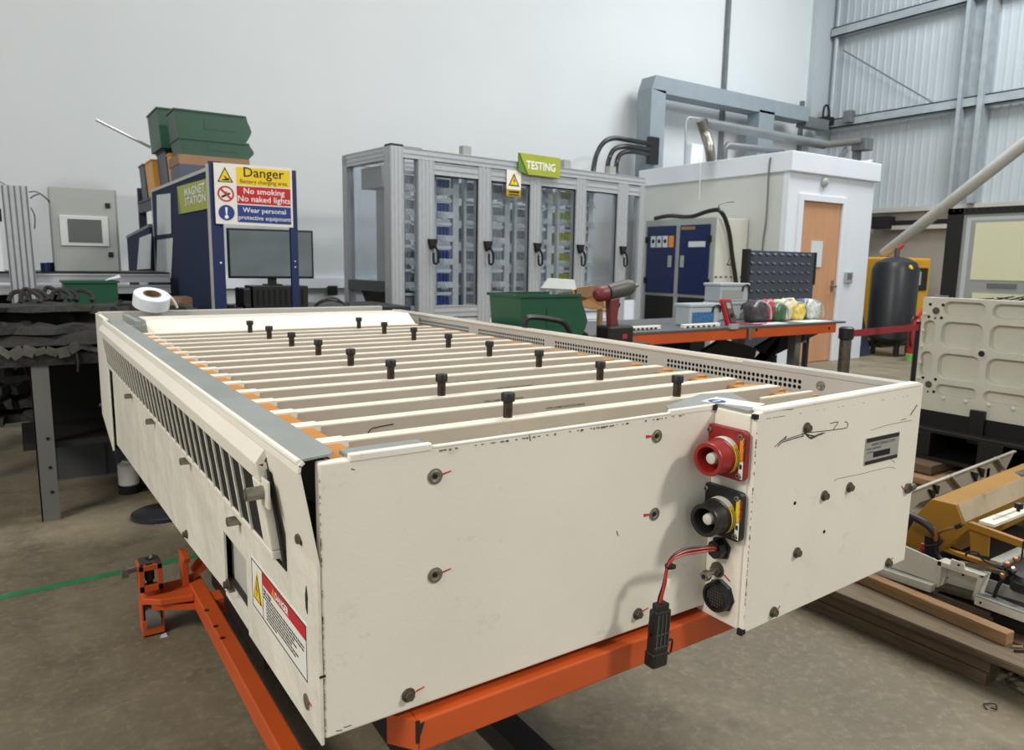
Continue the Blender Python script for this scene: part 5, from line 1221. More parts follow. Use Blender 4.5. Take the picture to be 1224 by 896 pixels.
def disc(u, v, r, d, m, nm, r2=0):
    mb = MB(); c = SP(u, v, d); n = 28
    if r2:
        vs = []; fs = []
        for i in range(n):
            a = 2*math.pi*i/n; e = rx*math.cos(a)+uz*math.sin(a); vs += [c+e*r, c+e*r2, c+e*r+nz*.0008, c+e*r2+nz*.0008]
        for i in range(n):
            a, b = 4*i, 4*((i+1) % n); fs += [(a+2, b+2, b+3, a+3), (a, b, b+2, a+2), (a+1, a+3, b+3, b+1), (a, a+1, b+1, b)]
        mb.add(vs, fs)
    else: mb.cyl(c, c+nz*.0008, r, n)
    return mb.build(nm, m, sg)
Rr = .105*W_
disc(.14, .50, Rr, .0045, M['sign_r'], 'prohibition_ring', Rr*.80)
c = SP(.14, .50, .0050); MB().bar(c-(rx-uz).normalized()*Rr*.85, c+(rx-uz).normalized()*Rr*.85, .012, .001, nz).build('prohibition_bar', M['sign_r'], sg)
c = SP(.14, .52, .0048); MB().bar(c-(rx+uz*.5).normalized()*Rr*.6, c+(rx+uz*.5).normalized()*Rr*.55, .012, .001, nz).build('match_symbol', M['ink'], sg)
MB().bar(c-(rx*.2-uz)*Rr*.1, c+(rx*.2+uz)*Rr*.45, .008, .001, nz).build('smoke_symbol', M['ink'], sg)
disc(.14, .81, Rr*.98, .0045, M['sign_b'], 'mandatory_disc')
poly([(.125, .72), (.155, .72), (.148, .845), (.132, .845)], .0054, M['wink'], 'exclamation_bar'); disc(.14, .88, .011, .0054, M['wink'], 'exclamation_dot')

# rack behind the boards with bins on top
rc = thing('blue_rack', 'dark slate shelving rack carrying bins behind the blue partition', 'rack', (1.4, 7.2, 0))
for (x, y) in ((1.10, 8.42), (1.10, 6.3), (1.36, 8.42), (1.36, 6.3)):
    MB().box(x, x+.07, y, y+.05, 0, 1.93 if y > 8 else 1.68).build('upright', M['rackblue'], rc)
MB().box(1.10, 1.13, 6.3, 8.42, 1.68, 1.79).build('beam', M['rackblue'], rc); MB().box(1.09, 1.10, 6.3, 8.42, 1.77, 1.79).build('beam_lip', M['rackblue'], rc)
MB().box(1.43, 1.46, 6.3, 8.42, 1.68, 1.75).build('beam', M['rackblue'], rc); MB().box(1.13, 1.52, 6.3, 8.42, 1.76, 1.79).build('shelf', M['dark'], rc)
SZ = 1.791
def onx(px, py, x): return on(px, py, 0, x)
tag(MB().box(1.13, 1.6, 6.31, 6.72, SZ, 1.964).build('packing_box', M['slate']), 'slate box on the rack under the brown carton', 'box')
ct = thing('cardboard_box', 'long brown cardboard box lying under the big green bins', 'box', (1.33, 6.5, 1.965))
MB().box(1.125, 1.66, 6.32, 6.76, 1.965, 2.038).build('carton', M['card'], ct); MB().box(1.125, 1.60, 6.34, 6.38, 2.038, 2.040).build('flap', M['card_l'], ct)
bin_('storage_bin', 'lower of two large green bins stacked on the cardboard box', 'green', 1.14, 1.71, 6.36, 6.72, 2.041, .13, grp='large green bins')
bin_('storage_bin', 'upper of two large green bins at the top of the stack', 'green', 1.12, 1.70, 6.38, 6.72, 2.171, .215, grp='large green bins')
bin_('storage_bin', 'orange bin partly hidden behind the cardboard box', 'amber', 1.14, 1.42, 6.76, 6.92, SZ, .30)
bin_('storage_bin', 'slate blue bin beneath the smaller green bin', 'slate', 1.14, 1.5, 7.0, 7.42, SZ, .358)
bin_('storage_bin', 'smaller green bin on top of the slate blue bin', 'green', 1.08, 1.5, 6.90, 7.42, 2.15, .32)
bin_('storage_bin', 'pale orange bin left of the slate blue bin', 'amber', 1.10, 1.5, 7.45, 7.85, SZ, .32)
bin_('storage_bin', 'dark grey bin at the left end of the rack shelf', 'slate', 1.10, 1.5, 7.95, 8.25, SZ, .33)
pa, pb = on(115, 143, 1, 7.2), on(180, 176, 1, 7.2)
tag(MB().cyl(pa, pb, .012, 8).build('thin_rod', M['alu']), 'thin pale rod sticking out to the left above the bins', 'rod')

# desk with monitor
dk = thing('desk', 'dark topped desk under the monitor behind the battery pack', 'desk', (1.8, 5.8, 0))
MB().box(1.10, 2.55, 5.2, 5.95, .86, .90).build('desktop', M['black_steel'], dk, bevel=.004)
for x, y in ((1.15, 5.25), (2.45, 5.25), (1.15, 5.85), (2.45, 5.85)): MB().box(x, x+.05, y, y+.05, 0, .86).build('leg', M['legsteel'], dk)
MO = thing('monitor', 'wide black computer monitor behind the danger sign posts', 'monitor', (1.58, 5.5, .9), R(-6))
def mo(): mb = MB(); mb.X = WM[MO]; return mb
mo().box(-.305, .300, 0, .035, .205, .560).build('housing', M['black'], MO, bevel=.006)
mo().box(-.290, .285, -.003, 0, .222, .545).build('screen', M['screen'], MO)
mo().box(-.03, .03, .02, .05, .12, .25).build('neck', M['black'], MO); mo().box(-.06, .06, -.04, .09, .155, .165).build('stand_plate', M['black'], MO)
dkk = thing('docking_box', 'black computer box beneath the monitor', 'computer', (1.58, 5.45, .9))
MB().box(1.40, 1.80, 5.38, 5.60, .90, 1.055).build('case', M['black'], dkk, bevel=.004)
for k in range(9): MB().box(1.43+.04*k, 1.445+.04*k, 5.376, 5.38, .92, 1.03).build('vent_slot', M['dark'], dkk)
tag(MB().box(1.33, 1.39, 5.38, 5.60, .90, 1.04).build('side_speaker', M['black'], bevel=.01), 'small black speaker left of the computer box', 'speaker')
tag(MB().tube([(1.85, 5.4, .905), (1.92, 5.4, .95), (2.02, 5.42, .96), (2.10, 5.4, .905)], .008, 6).build('cable_loop', M['black'], smooth=True), 'black cable loop on the desk right of the computer box', 'cable')
tag(MB().tube([(1.90, 5.5, .905), (2.0, 5.5, .94), (2.15, 5.45, .91)], .008, 6).build('cable_loop', M['black'], smooth=True), 'lower black cable lying on the desk right of the computer', 'cable')
p = on(397, 347, 1, 8.92); tag(MB().box(p.x-.06, p.x+.06, 8.88, 8.93, p.z-.06, p.z+.06).build('plug_adapter', M['black'], bevel=.01), 'black plug adapter on the wall trunking', 'plug')
tag(MB().lathe((1.16, 5.3, .90), (0, 0, 1), [(0, .035), (.10, .032)], 16).build('orange_cup', M['orange'], smooth=True), 'orange tub on the desk just right of the wide blue post', 'tub')
random.seed(4)
for k in range(4):
    x = 1.14+.055*k; tag(MB().box(x, x+.04, 5.22, 5.28, .90, .915+.02*(k % 2)).build('desk_item', M['black'], bevel=.003), ['small dark item nearest the blue post on the desk', 'second small dark item along the desk from the blue post', 'third small dark item along the desk from the blue post', 'fourth small dark item along the desk from the blue post'][k], 'clutter', 'small dark items on the desk')
# bench behind the far left corner
fb = thing('side_bench', 'dark bench behind the far left corner of the pack', 'bench', (.7, 5.3, 0))
MB().box(.12, 1.0, 4.95, 5.6, .86, .90).build('top', M['black_steel'], fb)
for x in (.72, .94): MB().box(x, x+.04, 5.5, 5.54, 0, .86).build('leg', M['legsteel'], fb)
gb = thing('green_crate', 'long dark green crate on the bench left of the blue partition', 'crate', (.6, 5.2, .9))
a, b2 = on(76, 336, 1, 5.2), on(142, 362, 1, 5.2)
MB().box(a.x, b2.x, 5.2, 5.45, .90, a.z-.012).build('tub', M['green_b'], gb, bevel=.004); MB().box(a.x-.01, b2.x+.01, 5.19, 5.46, a.z-.012, a.z+.002).build('rim', M['green_b'], gb)
p = on(137, 337, 1, 5.2); tag(MB().slab([(p.x-.05, 5.22, a.z+.003), (p.x+.04, 5.25, a.z+.02), (p.x+.045, 5.35, a.z+.035), (p.x-.02, 5.36, a.z+.01)], .003).build('paper_sheet', M['paper']), 'crumpled white paper on the dark green crate', 'paper')
p = on(150, 364, 2, .95); tag(MB().lathe((p.x, 4.6, .92), (0, 0, 1), [(0, .05), (.035, .055), (.055, .04), (.06, .01)], 20).build('red_cap', M['redp'], smooth=True), 'rounded red object behind the film roll', 'cap')
tag(MB().box(p.x-.04, p.x+.06, 4.55, 4.7, .86, .92).build('dark_stand', M['black']), 'dark block under the rounded red object', 'block')
tag(MB().box(p.x-.02, p.x+.04, 4.58, 4.64, 0, .86).build('stand_leg', M['black']), 'dark leg under the dark block', 'stand')
tag(MB().box(.80, .93, 5.0, 5.2, .90, 1.0).build('small_carton', M['card'], bevel=.003), 'small brown carton behind the red object', 'box')

# ------------------------------------------------------------------ orange bench and what stands on it
BZ = .87
bL, bR = on(737, 401, 2, BZ), on(1001, 386.5, 2, BZ)
byf = (bL.y+bR.y)/2; bx0, bx1 = 2.25, bR.x
wb = thing('work_bench', 'long work bench with orange front beam and dark top', 'bench', ((bx0+bx1)/2, byf+.35, 0))
MB().box(bx0, bx1+.10, byf-.005, byf+.72, BZ, BZ+.012).build('top', M['benchtop'], wb)
MB().box(bx0, bx1, byf, byf+.04, BZ-.062, BZ).build('front_beam', M['orange'], wb, bevel=.004)
MB().box(bx0, bx1, byf+.66, byf+.70, BZ-.062, BZ).build('rear_beam', M['orange'], wb)
for x in (bx0+.1, bx1-.30):
    MB().box(x, x+.06, byf+.10, byf+.16, 0, BZ).build('leg', M['legsteel'], wb); MB().box(x, x+.06, byf+.58, byf+.64, 0, BZ).build('leg', M['legsteel'], wb)
for px in (904, 991):
    q = on(px, 394 if px == 904 else 392, 1, byf); MB().cyl((q.x, byf, q.z), (q.x, byf-.004, q.z), .009, 10).build('beam_hole', M['dark'], wb)
q = on(896, 398, 1, byf-.01); MB().cyl((q.x, byf-.012, q.z+.03), (q.x, byf-.012, q.z-.04), .014, 10).build('clip', M['steel'], wb, smooth=True)
q = on(877, 391, 1, byf-.01); MB().box(q.x-.035, q.x+.035, byf-.02, byf, q.z-.01, q.z+.02).build('clip', M['alu'], wb)
zt = BZ+.012
def bpx(px, y=None): return on(px, 388, 1, y if y else byf+.2).x
# clear boxes
def clearbox(name, lab, pxa, pxb, y, z0, h, d=.22, fill=None, grp=None):
    xa_, xb_ = bpx(pxa, y), bpx(pxb, y)
    t_ = thing('clear_box', lab, 'box', ((xa_+xb_)/2, y+d/2, z0), 0, grp)
    MB().box(xa_, xb_, y, y+d, z0, z0+h-.02).build('tub', M['clearbox'], t_, bevel=.008)
    MB().box(xa_-.008, xb_+.008, y-.008, y+d+.008, z0+h-.02, z0+h).build('lid', M['clearbox'], t_, bevel=.005)
    if fill: MB().box(xa_+.02, xa_+(xb_-xa_)*.80, y-.003, y, z0+.02, z0+h*.62).build('contents', M[fill], t_)
    MB().tube([(xb_-.07, y-.006, z0+h-.055), (xb_-.06, y-.01, z0+h-.02), (xb_-.035, y-.012, z0+h-.012), (xb_-.01, y-.01, z0+h-.02), (xb_, y-.006, z0+h-.055)], .006, 6).build('handle', M['black'], t_, smooth=True)
clearbox('a', 'clear plastic box with blue parts on the orange bench', 824, 859, byf+.16, zt, .135, d=.12, fill='bluebits')
clearbox('b', 'lower clear box of the stack behind the red multimeter', 860, 892, byf+.40, zt, .125, d=.14)
clearbox('c', 'upper clear box of the stack with grey contents', 859, 892, byf+.40, zt+.126, .125, d=.14, fill='encl')
# multimeter
p = on(870, 387, 1, byf+.12)
mm = thing('multimeter', 'red and black multimeter leaning on the clear boxes', 'multimeter', (p.x, byf+.12, zt))
MB().slab([(p.x-.01, byf+.10, zt), (p.x+.075, byf+.10, zt), (p.x+.035, byf+.135, zt+.165), (p.x-.045, byf+.135, zt+.165)], .035, (0, .98, -.2)).build('case', M['redp'], mm, bevel=.008)
MB().slab([(p.x+.004, byf+.097, zt+.015), (p.x+.056, byf+.097, zt+.015), (p.x+.025, byf+.131, zt+.15), (p.x-.028, byf+.131, zt+.15)], .002, (0, -.98, .2)).build('face', M['tool_grey'], mm)
MB().slab([(p.x-.014, byf+.119, zt+.105), (p.x+.022, byf+.119, zt+.105), (p.x+.015, byf+.128, zt+.14), (p.x-.020, byf+.128, zt+.14)], .002, (0, -.98, .2)).build('display', M['lab_grey'], mm)
MB().cyl((p.x+.015, byf+.106, zt+.06), (p.x+.015, byf+.098, zt+.062), .014, 14).build('dial', M['black'], mm)
MB().tube([(p.x+.03, byf+.09, zt+.02), (p.x+.09, byf+.07, zt+.01), (p.x+.16, byf+.05, zt+.006), (p.x+.30, byf+.06, zt+.006)], .004, 5).build('test_lead', M['redp'], mm, smooth=True)
# bagged parts
bags = [(892, 912, 'bag_dark', .14, 'dark bagged parts at the left end of the row'), (905, 922, 'bag_red', .135, 'red bagged parts in the row'), (918, 933, 'bag_green', .125, 'green bagged parts in the row'),
        (924, 948, 'bag_cream', .145, 'cream bagged parts in the middle of the row'), (940, 956, 'bag_yellow', .125, 'yellow bagged parts in the row'), (951, 966, 'bag_blue', .14, 'blue grey bagged parts in the row'), (958, 974, 'bag_clear', .135, 'clear bag with pale parts at the right end of the row')]
random.seed(9)
for k, (a, b_, m, h, lab) in enumerate(bags):
    y = byf+.22+.03*(k % 2); xa_, xb_ = bpx(a, y), bpx(b_, y)
    t_ = thing('bagged_parts', lab+' on the bench', 'bag', ((xa_+xb_)/2, y, zt), 0, 'clear bags of coloured parts on the bench')
    bm = bmesh.new(); bmesh.ops.create_icosphere(bm, subdivisions=3, radius=1.0)
    for v in bm.verts:
        n_ = 1+.10*math.sin(7*v.co.x+k)*math.sin(6*v.co.z+2*k)+.05*random.random()
        v.co = Vector([math.copysign(abs(q_)**.65, q_) for q_ in v.co])
        zc_ = max(v.co.z, -.8); v.co = Vector(((xa_+xb_)/2+v.co.x*(xb_-xa_)*.46*n_, y+v.co.y*.06*n_, zt+(zc_+.8)/1.8*h*n_))
    me = bpy.data.meshes.new('bag'); bm.to_mesh(me); bm.free(); me.materials.append(M[m]); me.transform(WM[t_].inverted())
    me.polygons.foreach_set('use_smooth', [True]*len(me.polygons))
    o = bpy.data.objects.new('filled_bag', me); COL.objects.link(o); o.parent = t_; WM[o] = WM[t_]
    xm = (xa_+xb_)/2
    MB().tube([(xa_+.01, y-.05, zt+h*.75), (xm-.01, y-.04, zt+h*1.02), (xb_-.005, y-.05, zt+h*.72), (xb_+.0, y-.06, zt+.02)], .006, 6).build('bag_seam', M['clearbox'], t_, smooth=True)
# strips, papers
for px0, px1, py, yy, lab in ((818, 861, 387.5, byf+.07, 'white terminal strip along the front edge of the bench'), (753, 790, 392, byf+.09, 'white terminal strip near the tool battery')):
    xa_, xb_ = on(px0, py, 1, yy).x, on(px1, py, 1, yy).x
    t_ = thing('terminal_strip', lab, 'strip', ((xa_+xb_)/2, yy, zt)); MB().box(xa_, xb_, yy, yy+.03, zt, zt+.022).build('strip', M['white_lab'], t_, bevel=.003)
    for k in range(6): MB().box(xa_+.02+(xb_-xa_-.04)*k/6, xa_+.02+(xb_-xa_-.04)*k/6+.02, yy-.002, yy, zt+.003, zt+.012).build('terminal', M['black'], t_)
tag(MB().box(bpx(953, byf+.08), bpx(985, byf+.08), byf+.02, byf+.16, zt, zt+.004).build('paper_sheet', M['paper']), 'white papers at the right end of the bench', 'paper')
tag(MB().box(bpx(905, byf+.08), bpx(935, byf+.08), byf+.03, byf+.12, zt, zt+.004).build('paper_sheet', M['paper']), 'thin white sheet in front of the bagged parts', 'paper')
# louvred panel trolley behind the bench
LY = byf+1.0
lv = thing('louvre_trolley', 'dark louvred panel trolley standing behind the bench', 'trolley', (on(935, 390, 1, LY).x, LY, 0))
a, b2 = on(893, 299, 1, LY), on(975, 301, 1, LY); zlo = on(930, 412, 1, LY).z
MB().box(a.x, b2.x, LY, LY+.02, zlo, a.z).build('panel', M['louvre'], lv)
MB().box(a.x-.01, a.x+.025, LY-.02, LY+.04, zlo, a.z+.01).build('side_post', M['black_steel'], lv)
MB().box(b2.x-.01, b2.x+.01, LY-.01, LY+.03, a.z-.28, a.z+.0).build('side_clip', M['black_steel'], lv)
lm = MB().prism(0, [(LY-.018, .0), (LY-.016, -.004), (LY, .016), (LY, .010)], 0, .042).mesh('louvre', M['louvre'])
for i in range(9):
    for j in range(9):
        x = a.x+.05+(b2.x-a.x-.07)*i/9; z = zlo+.16+(a.z-zlo-.19)*j/8
        inst(lm, 'louvre', lv, Matrix.Translation((x, 0, z)))
for x in (a.x, b2.x-.03): MB().box(x, x+.035, LY, LY+.04, 0, zlo+.05).build('leg', M['black_steel'], lv)
MB().box(a.x, b2.x, LY-.25, LY+.3, .08, .12).build('base', M['black_steel'], lv)
# black angled tray below the bench
pp = [on(980, 398, 1, byf+.3), on(935, 398, 1, byf+.3), on(905, 416, 1, byf+.3), on(865, 405, 1, byf+.3), on(835, 424, 1, byf+.3), on(900, 437, 1, byf+.3), on(925, 430, 1, byf+.3)]
ch = thing('folding_chair', 'black folded seat pushed under the orange bench', 'seat', (pp[2].x, byf+.3, 0))
MB().slab(pp[:3]+pp[5:][::-1], .04, (0, 1, 0)).build('sloping_back', M['dark'], ch)
MB().slab([pp[3], pp[2], pp[5], pp[4]], .04, (0, 1, 0)).build('seat', M['black_steel'], ch)
MB().box(pp[2].x-.05, pp[2].x, byf+.31, byf+.35, 0, pp[5].z+.03).build('leg', M['black_steel'], ch)
MB().box(pp[2].x+.2, pp[2].x+.24, byf+.31, byf+.35, 0, pp[6].z+.03).build('leg', M['black_steel'], ch)
q = on(800, 412, 1, byf+.35)
tag(MB().box(q.x-.25, q.x+.2, byf+.35, byf+.6, 0, q.z+.03).build('black_case', M['dark'], bevel=.01), 'black case standing under the left part of the bench', 'case')
q = on(897, 440, 2, 0); tag(MB().box(3.9, 4.05, 3.9, 4.3, 0, .62).build('white_drum', M['cabinw'], bevel=.02), 'white container on the floor behind the bench', 'container')

# tool cart with green bin and driver
CYT = 2.35; CZ = .915
a, b2 = on(628, 390, 1, CYT), on(772, 400, 1, CYT)
cart = thing('tool_cart', 'black tool cart between the battery pack and the bench', 'cart', ((a.x+b2.x)/2, CYT+.2, 0))
a.x = max(a.x, 1.67)
MB().box(a.x-.02, b2.x-.02, CYT-.05, CYT+.50, CZ-.03, CZ).build('tray', M['black_steel'], cart, bevel=.006)
for x in (a.x, b2.x-.08):
    for y in (CYT, CYT+.42): MB().box(x, x+.03, y, y+.03, 0, CZ-.03).build('leg', M['black_steel'], cart)
MB().tube([on(627, 394, 1, CYT-.06), on(629, 381, 1, CYT-.06), on(640, 379, 1, CYT-.06), on(662, 382, 1, CYT-.06), on(674, 386, 1, CYT-.06), on(682, 398, 1, CYT-.06)], .011, 8).build('handle', M['black'], cart, smooth=True)
ga, gb_ = on(622, 352, 1, CYT+.05), on(692, 358, 1, CYT+.05)
gbn = bin_('storage_bin', 'green open fronted bin on the tool cart', 'green_b', ga.x, gb_.x+.05, CYT+.05, CYT+.28, CZ, ga.z-CZ)
q = on(705, 372, 1, CYT+.2); tag(MB().box(q.x-.04, q.x+.06, CYT+.32, CYT+.42, CZ, q.z+.03).build('pale_green_box', M['lime'], bevel=.006), 'pale green box behind the driver on the cart', 'box')
q1, q2 = on(650, 346, 1, CYT+.35), on(690, 335, 1, CYT+.35)
lamp = thing('lid_stand', 'white folded lid on a thin stand behind the green bin', 'lid', (q1.x+.06, CYT+.35, CZ))
MB().slab([on(646, 346, 1, CYT+.33), on(689, 348, 1, CYT+.33), on(686, 336, 1, CYT+.40), on(655, 334, 1, CYT+.40)], .008, (0, -.3, 1)).build('lid', M['encl'], lamp)
MB().box(on(658, 350, 1, CYT+.34).x-.006, on(658, 350, 1, CYT+.34).x+.006, CYT+.335, CYT+.345, CZ, on(658, 347, 1, CYT+.34).z).build('rod', M['alu'], lamp)
# cardboard roll / curled card
cc = on(712, 358, 1, CYT+.25)
pts = [(-.10, .055), (-.06, .075), (0, .07), (.06, .05), (.07, .0), (.045, -.045), (-.01, -.035), (-.06, -.01)]
cb = thing('curled_cardboard', 'curled brown cardboard sheet behind the red driver', 'cardboard', (cc.x, CYT+.25, CZ))
MB().slab([on(684, 347, 1, CYT+.2), on(700, 342, 1, CYT+.2), on(714, 341, 1, CYT+.2), on(724, 352, 1, CYT+.24), on(724, 369, 1, CYT+.24), on(708, 370, 1, CYT+.22), on(694, 366, 1, CYT+.2), on(687, 358, 1, CYT+.2)], .006, (0, 1, 0)).build('sheet', M['card_l'], cb)
MB().slab([on(690, 344, 1, CYT+.19), on(712, 341, 1, CYT+.19), on(714, 350, 1, CYT+.19), on(702, 356, 1, CYT+.19), on(690, 353, 1, CYT+.19)], .004, (0, 1, 0)).build('inner_fold', M['card'], cb)
MB().box(cc.x+.035, cc.x+.055, CYT+.26, CYT+.28, CZ, cc.z-.02).build('lower_flap', M['card'], cb)
# impact driver
DY = CYT+.02
dv = thing('impact_driver', 'red and charcoal impact driver standing on its battery', 'power tool', (on(732, 392, 1, DY).x, DY, CZ))
def dp(px, py, y=DY): return on(px, py, 1, y)
a, b2 = dp(714, 352), dp(752, 343); d = (b2-a)
MB().lathe(a, d, [(-.012, .018), (0, .030), (.02, .034), (.045, .034)], 20).build('rear_cap', M['mag'], dv, smooth=True)
L_ = d.length
MB().lathe(a+d*.32, d, [(0, .030), (.01, .033), (L_*.5, .036), (L_*.68, .034), (L_*.78, .026), (L_*.82, .018)], 22).build('motor_housing', M['tool_grey'], dv, smooth=True)
c_ = a+d*1.12; MB().lathe(c_, d, [(0, .010), (.028, .009), (.03, .004)], 12).build('chuck', M['steel'], dv, smooth=True)
g0, g1 = dp(731, 360), dp(733, 388)
MB().prism(1, [(g0.x-.022, g0.z+.01), (g0.x+.034, g0.z+.018), (g0.x+.024, g1.z+.03), (g1.x+.020, g1.z-.006), (g1.x-.026, g1.z-.006), (g0.x-.016, g1.z+.04)], DY-.018, DY+.018).build('grip', M['mag'], dv, bevel=.006)
MB().prism(1, [(g0.x+.030, g0.z), (g0.x+.044, g0.z-.012), (g0.x+.028, g0.z-.04)], DY-.01, DY+.01).build('trigger', M['black'], dv)
MB().box(g1.x-.055, g1.x+.085, DY-.04, DY+.05, CZ, g1.z-.002).build('battery', M['black'], dv, bevel=.01)
MB().box(g1.x+.02, g1.x+.045, DY-.041, DY-.04, CZ+.02, CZ+.04).build('battery_mark', M['redp'], dv)
q = dp(700, 395); tag(MB().tube([(q.x-.12, DY+.02, CZ+.012), (q.x-.10, DY+.06, CZ+.05), (q.x-.02, DY+.05, CZ+.055), (q.x+.05, DY+.06, CZ+.03)], .014, 8).build('tool_strap', M['black'], smooth=True), 'black strap loop beside the driver battery on the cart', 'strap')

# ------------------------------------------------------------------ right edge: cast panel, framed window panel
XC = 4.2
cp = thing('cast_panel', 'large cream cast panel with rounded pockets standing at right', 'panel', (XC+.05, 1.5, .47))
cols = [2.14, 2.045, 1.80, 1.56, 1.32, 1.08, .95]; rows = [1.094, .985, .812, .640, .545]
MB().box(XC+.0315, XC+.10, .95, 2.14, .47, 1.094).build('back_plate', M['cast'], cp)
mb = MB()
def rr_cell(y0, y1, z0, z1, mg, r, depth=.032):
    """cell of the face plate with a rounded pocket"""
    ym_, zm_ = (y0+y1)/2, (z0+z1)/2; hy, hz = (y1-y0)/2, (z1-z0)/2; n = 24
    py_, pz_ = hy-mg, hz-mg; r = min(r, py_*.95, pz_*.95); inn = []
    for q_ in range(4):
        cy_ = (py_-r)*(1, -1, -1, 1)[q_]; cz_ = (pz_-r)*(1, 1, -1, -1)[q_]
        for k in range(6): an = R(90*q_+90*k/5); inn.append((ym_+cy_+r*math.cos(an), zm_+cz_+r*math.sin(an)))
    out = [(ym_+hy, zm_+hz), (ym_-hy, zm_+hz), (ym_-hy, zm_-hz), (ym_+hy, zm_-hz)]
    vs = [(XC, a, b) for a, b in inn]+[(XC, a, b) for a, b in out]+[(XC+depth, ym_+(a-ym_)*.93, zm_+(b-zm_)*.93) for a, b in inn]
    fs = []; 
    for i in range(n):
        j = (i+1) % n; q_ = i//6
        if i % 6 == 5: fs.append((i, 24+q_, 24+(q_+1) % 4, j))
        else: fs.append((i, 24+q_, j))
        fs.append((i, j, 28+j, 28+i))
    mb.add(vs, fs)
for ci in range(len(cols)-1):
    for ri in range(4):
        y1, y0, z1, z0 = cols[ci], cols[ci+1], rows[ri], rows[ri+1]
        if ci == 0 and ri in (0, 3): mb.box(XC, XC+.0315, y0, y1, z0, z1)
        else: rr_cell(y0, y1, z0, z1, .016, .045)
mb.box(XC, XC+.0315, .95, 2.14, .47, .545)
mb.build('pocketed_face', M['cast'], cp)
for (yy, zz) in ((2.066, 1.022), (2.066, .612)):
    MB().lathe((XC-.0005, yy, zz), (-1, 0, 0), [(0, .024), (.002, .024), (.002, .020), (0, .019)], 20).build('bore_ring', M['cast'], cp, smooth=True)
    MB().cyl((XC-.0008, yy, zz), (XC-.0012, yy, zz), .018, 20).build('bore', M['steel_dark'], cp)
    for (dy, dz) in ((.034, .034), (-.034, .034), (.036, -.034), (-.032, -.036), (0, -.04)):
        MB().cyl((XC-.0005, yy+dy, zz+dz), (XC-.0012, yy+dy, zz+dz), .0085 if dy else .006, 12).build('bolt_hole', M['dark'], cp)
MB().lathe((XC-.0005, 1.812, .812), (-1, 0, 0), [(0, .026), (.003, .024), (.003, .017), (0, .016)], 20).build('centre_boss', M['cast'], cp, smooth=True)
MB().cyl((XC-.001, 1.812, .812), (XC-.0025, 1.812, .812), .015, 16).build('centre_bolt', M['black_steel'], cp)
MB().cyl((XC+.03, 2.14, .58), (XC+.03, 2.18, .58), .02, 12).build('side_plug', M['black_steel'], cp)
for k in range(8): MB().lathe((XC-.0, 1.98-.115*k, .548), (-1, 0, 0), [(0, .012), (.006, .010), (.009, .004)], 12).build('casting_pip', M['cast'], cp, smooth=True)
for k in range(5): MB().lathe((XC-.0, 2.125, 1.0-.09*k), (-1, 0, 0), [(0, .011), (.006, .009), (.008, .004)], 12).build('casting_pip', M['cast'], cp, smooth=True)
# black bracket and plastic pallet
q1, q2 = on(1160, 489, 0, XC-.02), on(1174, 528, 0, XC-.02)
tag(MB().box(XC-.03, XC-.004, q2.y, q1.y, q2.z-.02, q1.z).build('support_bracket', M['black'], bevel=.004), 'black upright bracket in front of the cast panel base', 'bracket')
pz1 = on(1110, 512, 0, XC-.1).z; pz0 = on(1110, 545, 0, XC-.1).z
pa_ = thing('plastic_pallet', 'black plastic pallet carrying the cast panel', 'pallet', (XC+.3, 1.5, pz0))
MB().box(XC-.10, XC+.6, .8, 2.2, pz1-.02, pz1).build('deck', M['black'], pa_, bevel=.004)
for y0, y1 in ((1.98, 2.2), (1.62, 1.74), (1.2, 1.36), (.8, .95)): MB().box(XC-.10, XC+.6, y0, y1, pz0, pz1-.02).build('block', M['black'], pa_, bevel=.004)
MB().box(XC-.10, XC+.6, .8, 2.2, pz0-.02, pz0).build('skid', M['black'], pa_)
MB().box(XC+.0, XC+.5, .9, 2.1, pz1, .468).build('cushion', M['dark'], pa_)
for q, (z1_, dz, xo, y0, y1, m, lab) in enumerate(((pz0-.02, .05, -.22, 1.9, 2.35, 'wood', 'short grey timber block under the far end of the plastic pallet'), (pz0-.075, .035, -.30, .8, 2.4, 'wood_l', 'orange brown plank beneath the plastic pallet'))):
    tag(MB().box(XC+xo, XC+.55, y0, y1, z1_-dz, z1_-.002).build('timber_plank', M[m], bevel=.004), lab, 'timber')
tag(MB().box(XC-.26, XC-.12, .9, 2.36, 0, pz0-.112).build('timber_bearer', M['wood']), 'dark timber bearer on the floor under the plank', 'timber')
tag(MB().box(XC+.2, XC+.5, .9, 2.3, 0, pz0-.112).build('timber_bearer', M['wood']), 'rear timber bearer under the plank', 'timber')

# framed panel with rubber surround
XF = 5.2
wp = thing('framed_panel', 'grey framed panel with cream blind and black rubber surround', 'panel', (XF, 1.9, 0))
yT, yB = 2.51, .9
def fbox(nm, y0, y1, z0, z1, x0, x1, m, par=wp, bv=0): return MB().box(XF+x0, XF+x1, y0, y1, z0, z1).build(nm, M[m], par, bevel=bv)
fbox('rubber_post', 2.44, 2.535, 1.02, 1.645, -.02, .03, 'black'); fbox('rubber_header', .9, 2.535, 1.605, 1.645, -.02, .03, 'black')
mb = MB()
for k in range(40): mb.cyl((XF-.022, 2.50-.04*k, 1.628), (XF-.020, 2.50-.04*k, 1.628), .006, 8)
mb.build('header_studs', M['dark'], wp)
fbox('outer_frame', .9, 2.44, .62, 1.605, -.005, .03, 'encl'); fbox('middle_frame', .95, 2.415, .9, 1.585, -.012, -.005, 'hmi'); fbox('inner_frame', 1.0, 2.385, 1.07, 1.565, -.018, -.012, 'encl')
fbox('blind', 1.05, 2.355, 1.185, 1.548, -.021, -.018, 'creamlit')
fbox('catch_plate', 2.08, 2.25, 1.135, 1.165, -.024, -.018, 'galv_d'); fbox('lower_blind', 1.0, 2.33, 1.055, 1.10, -.024, -.012, 'creamlit')
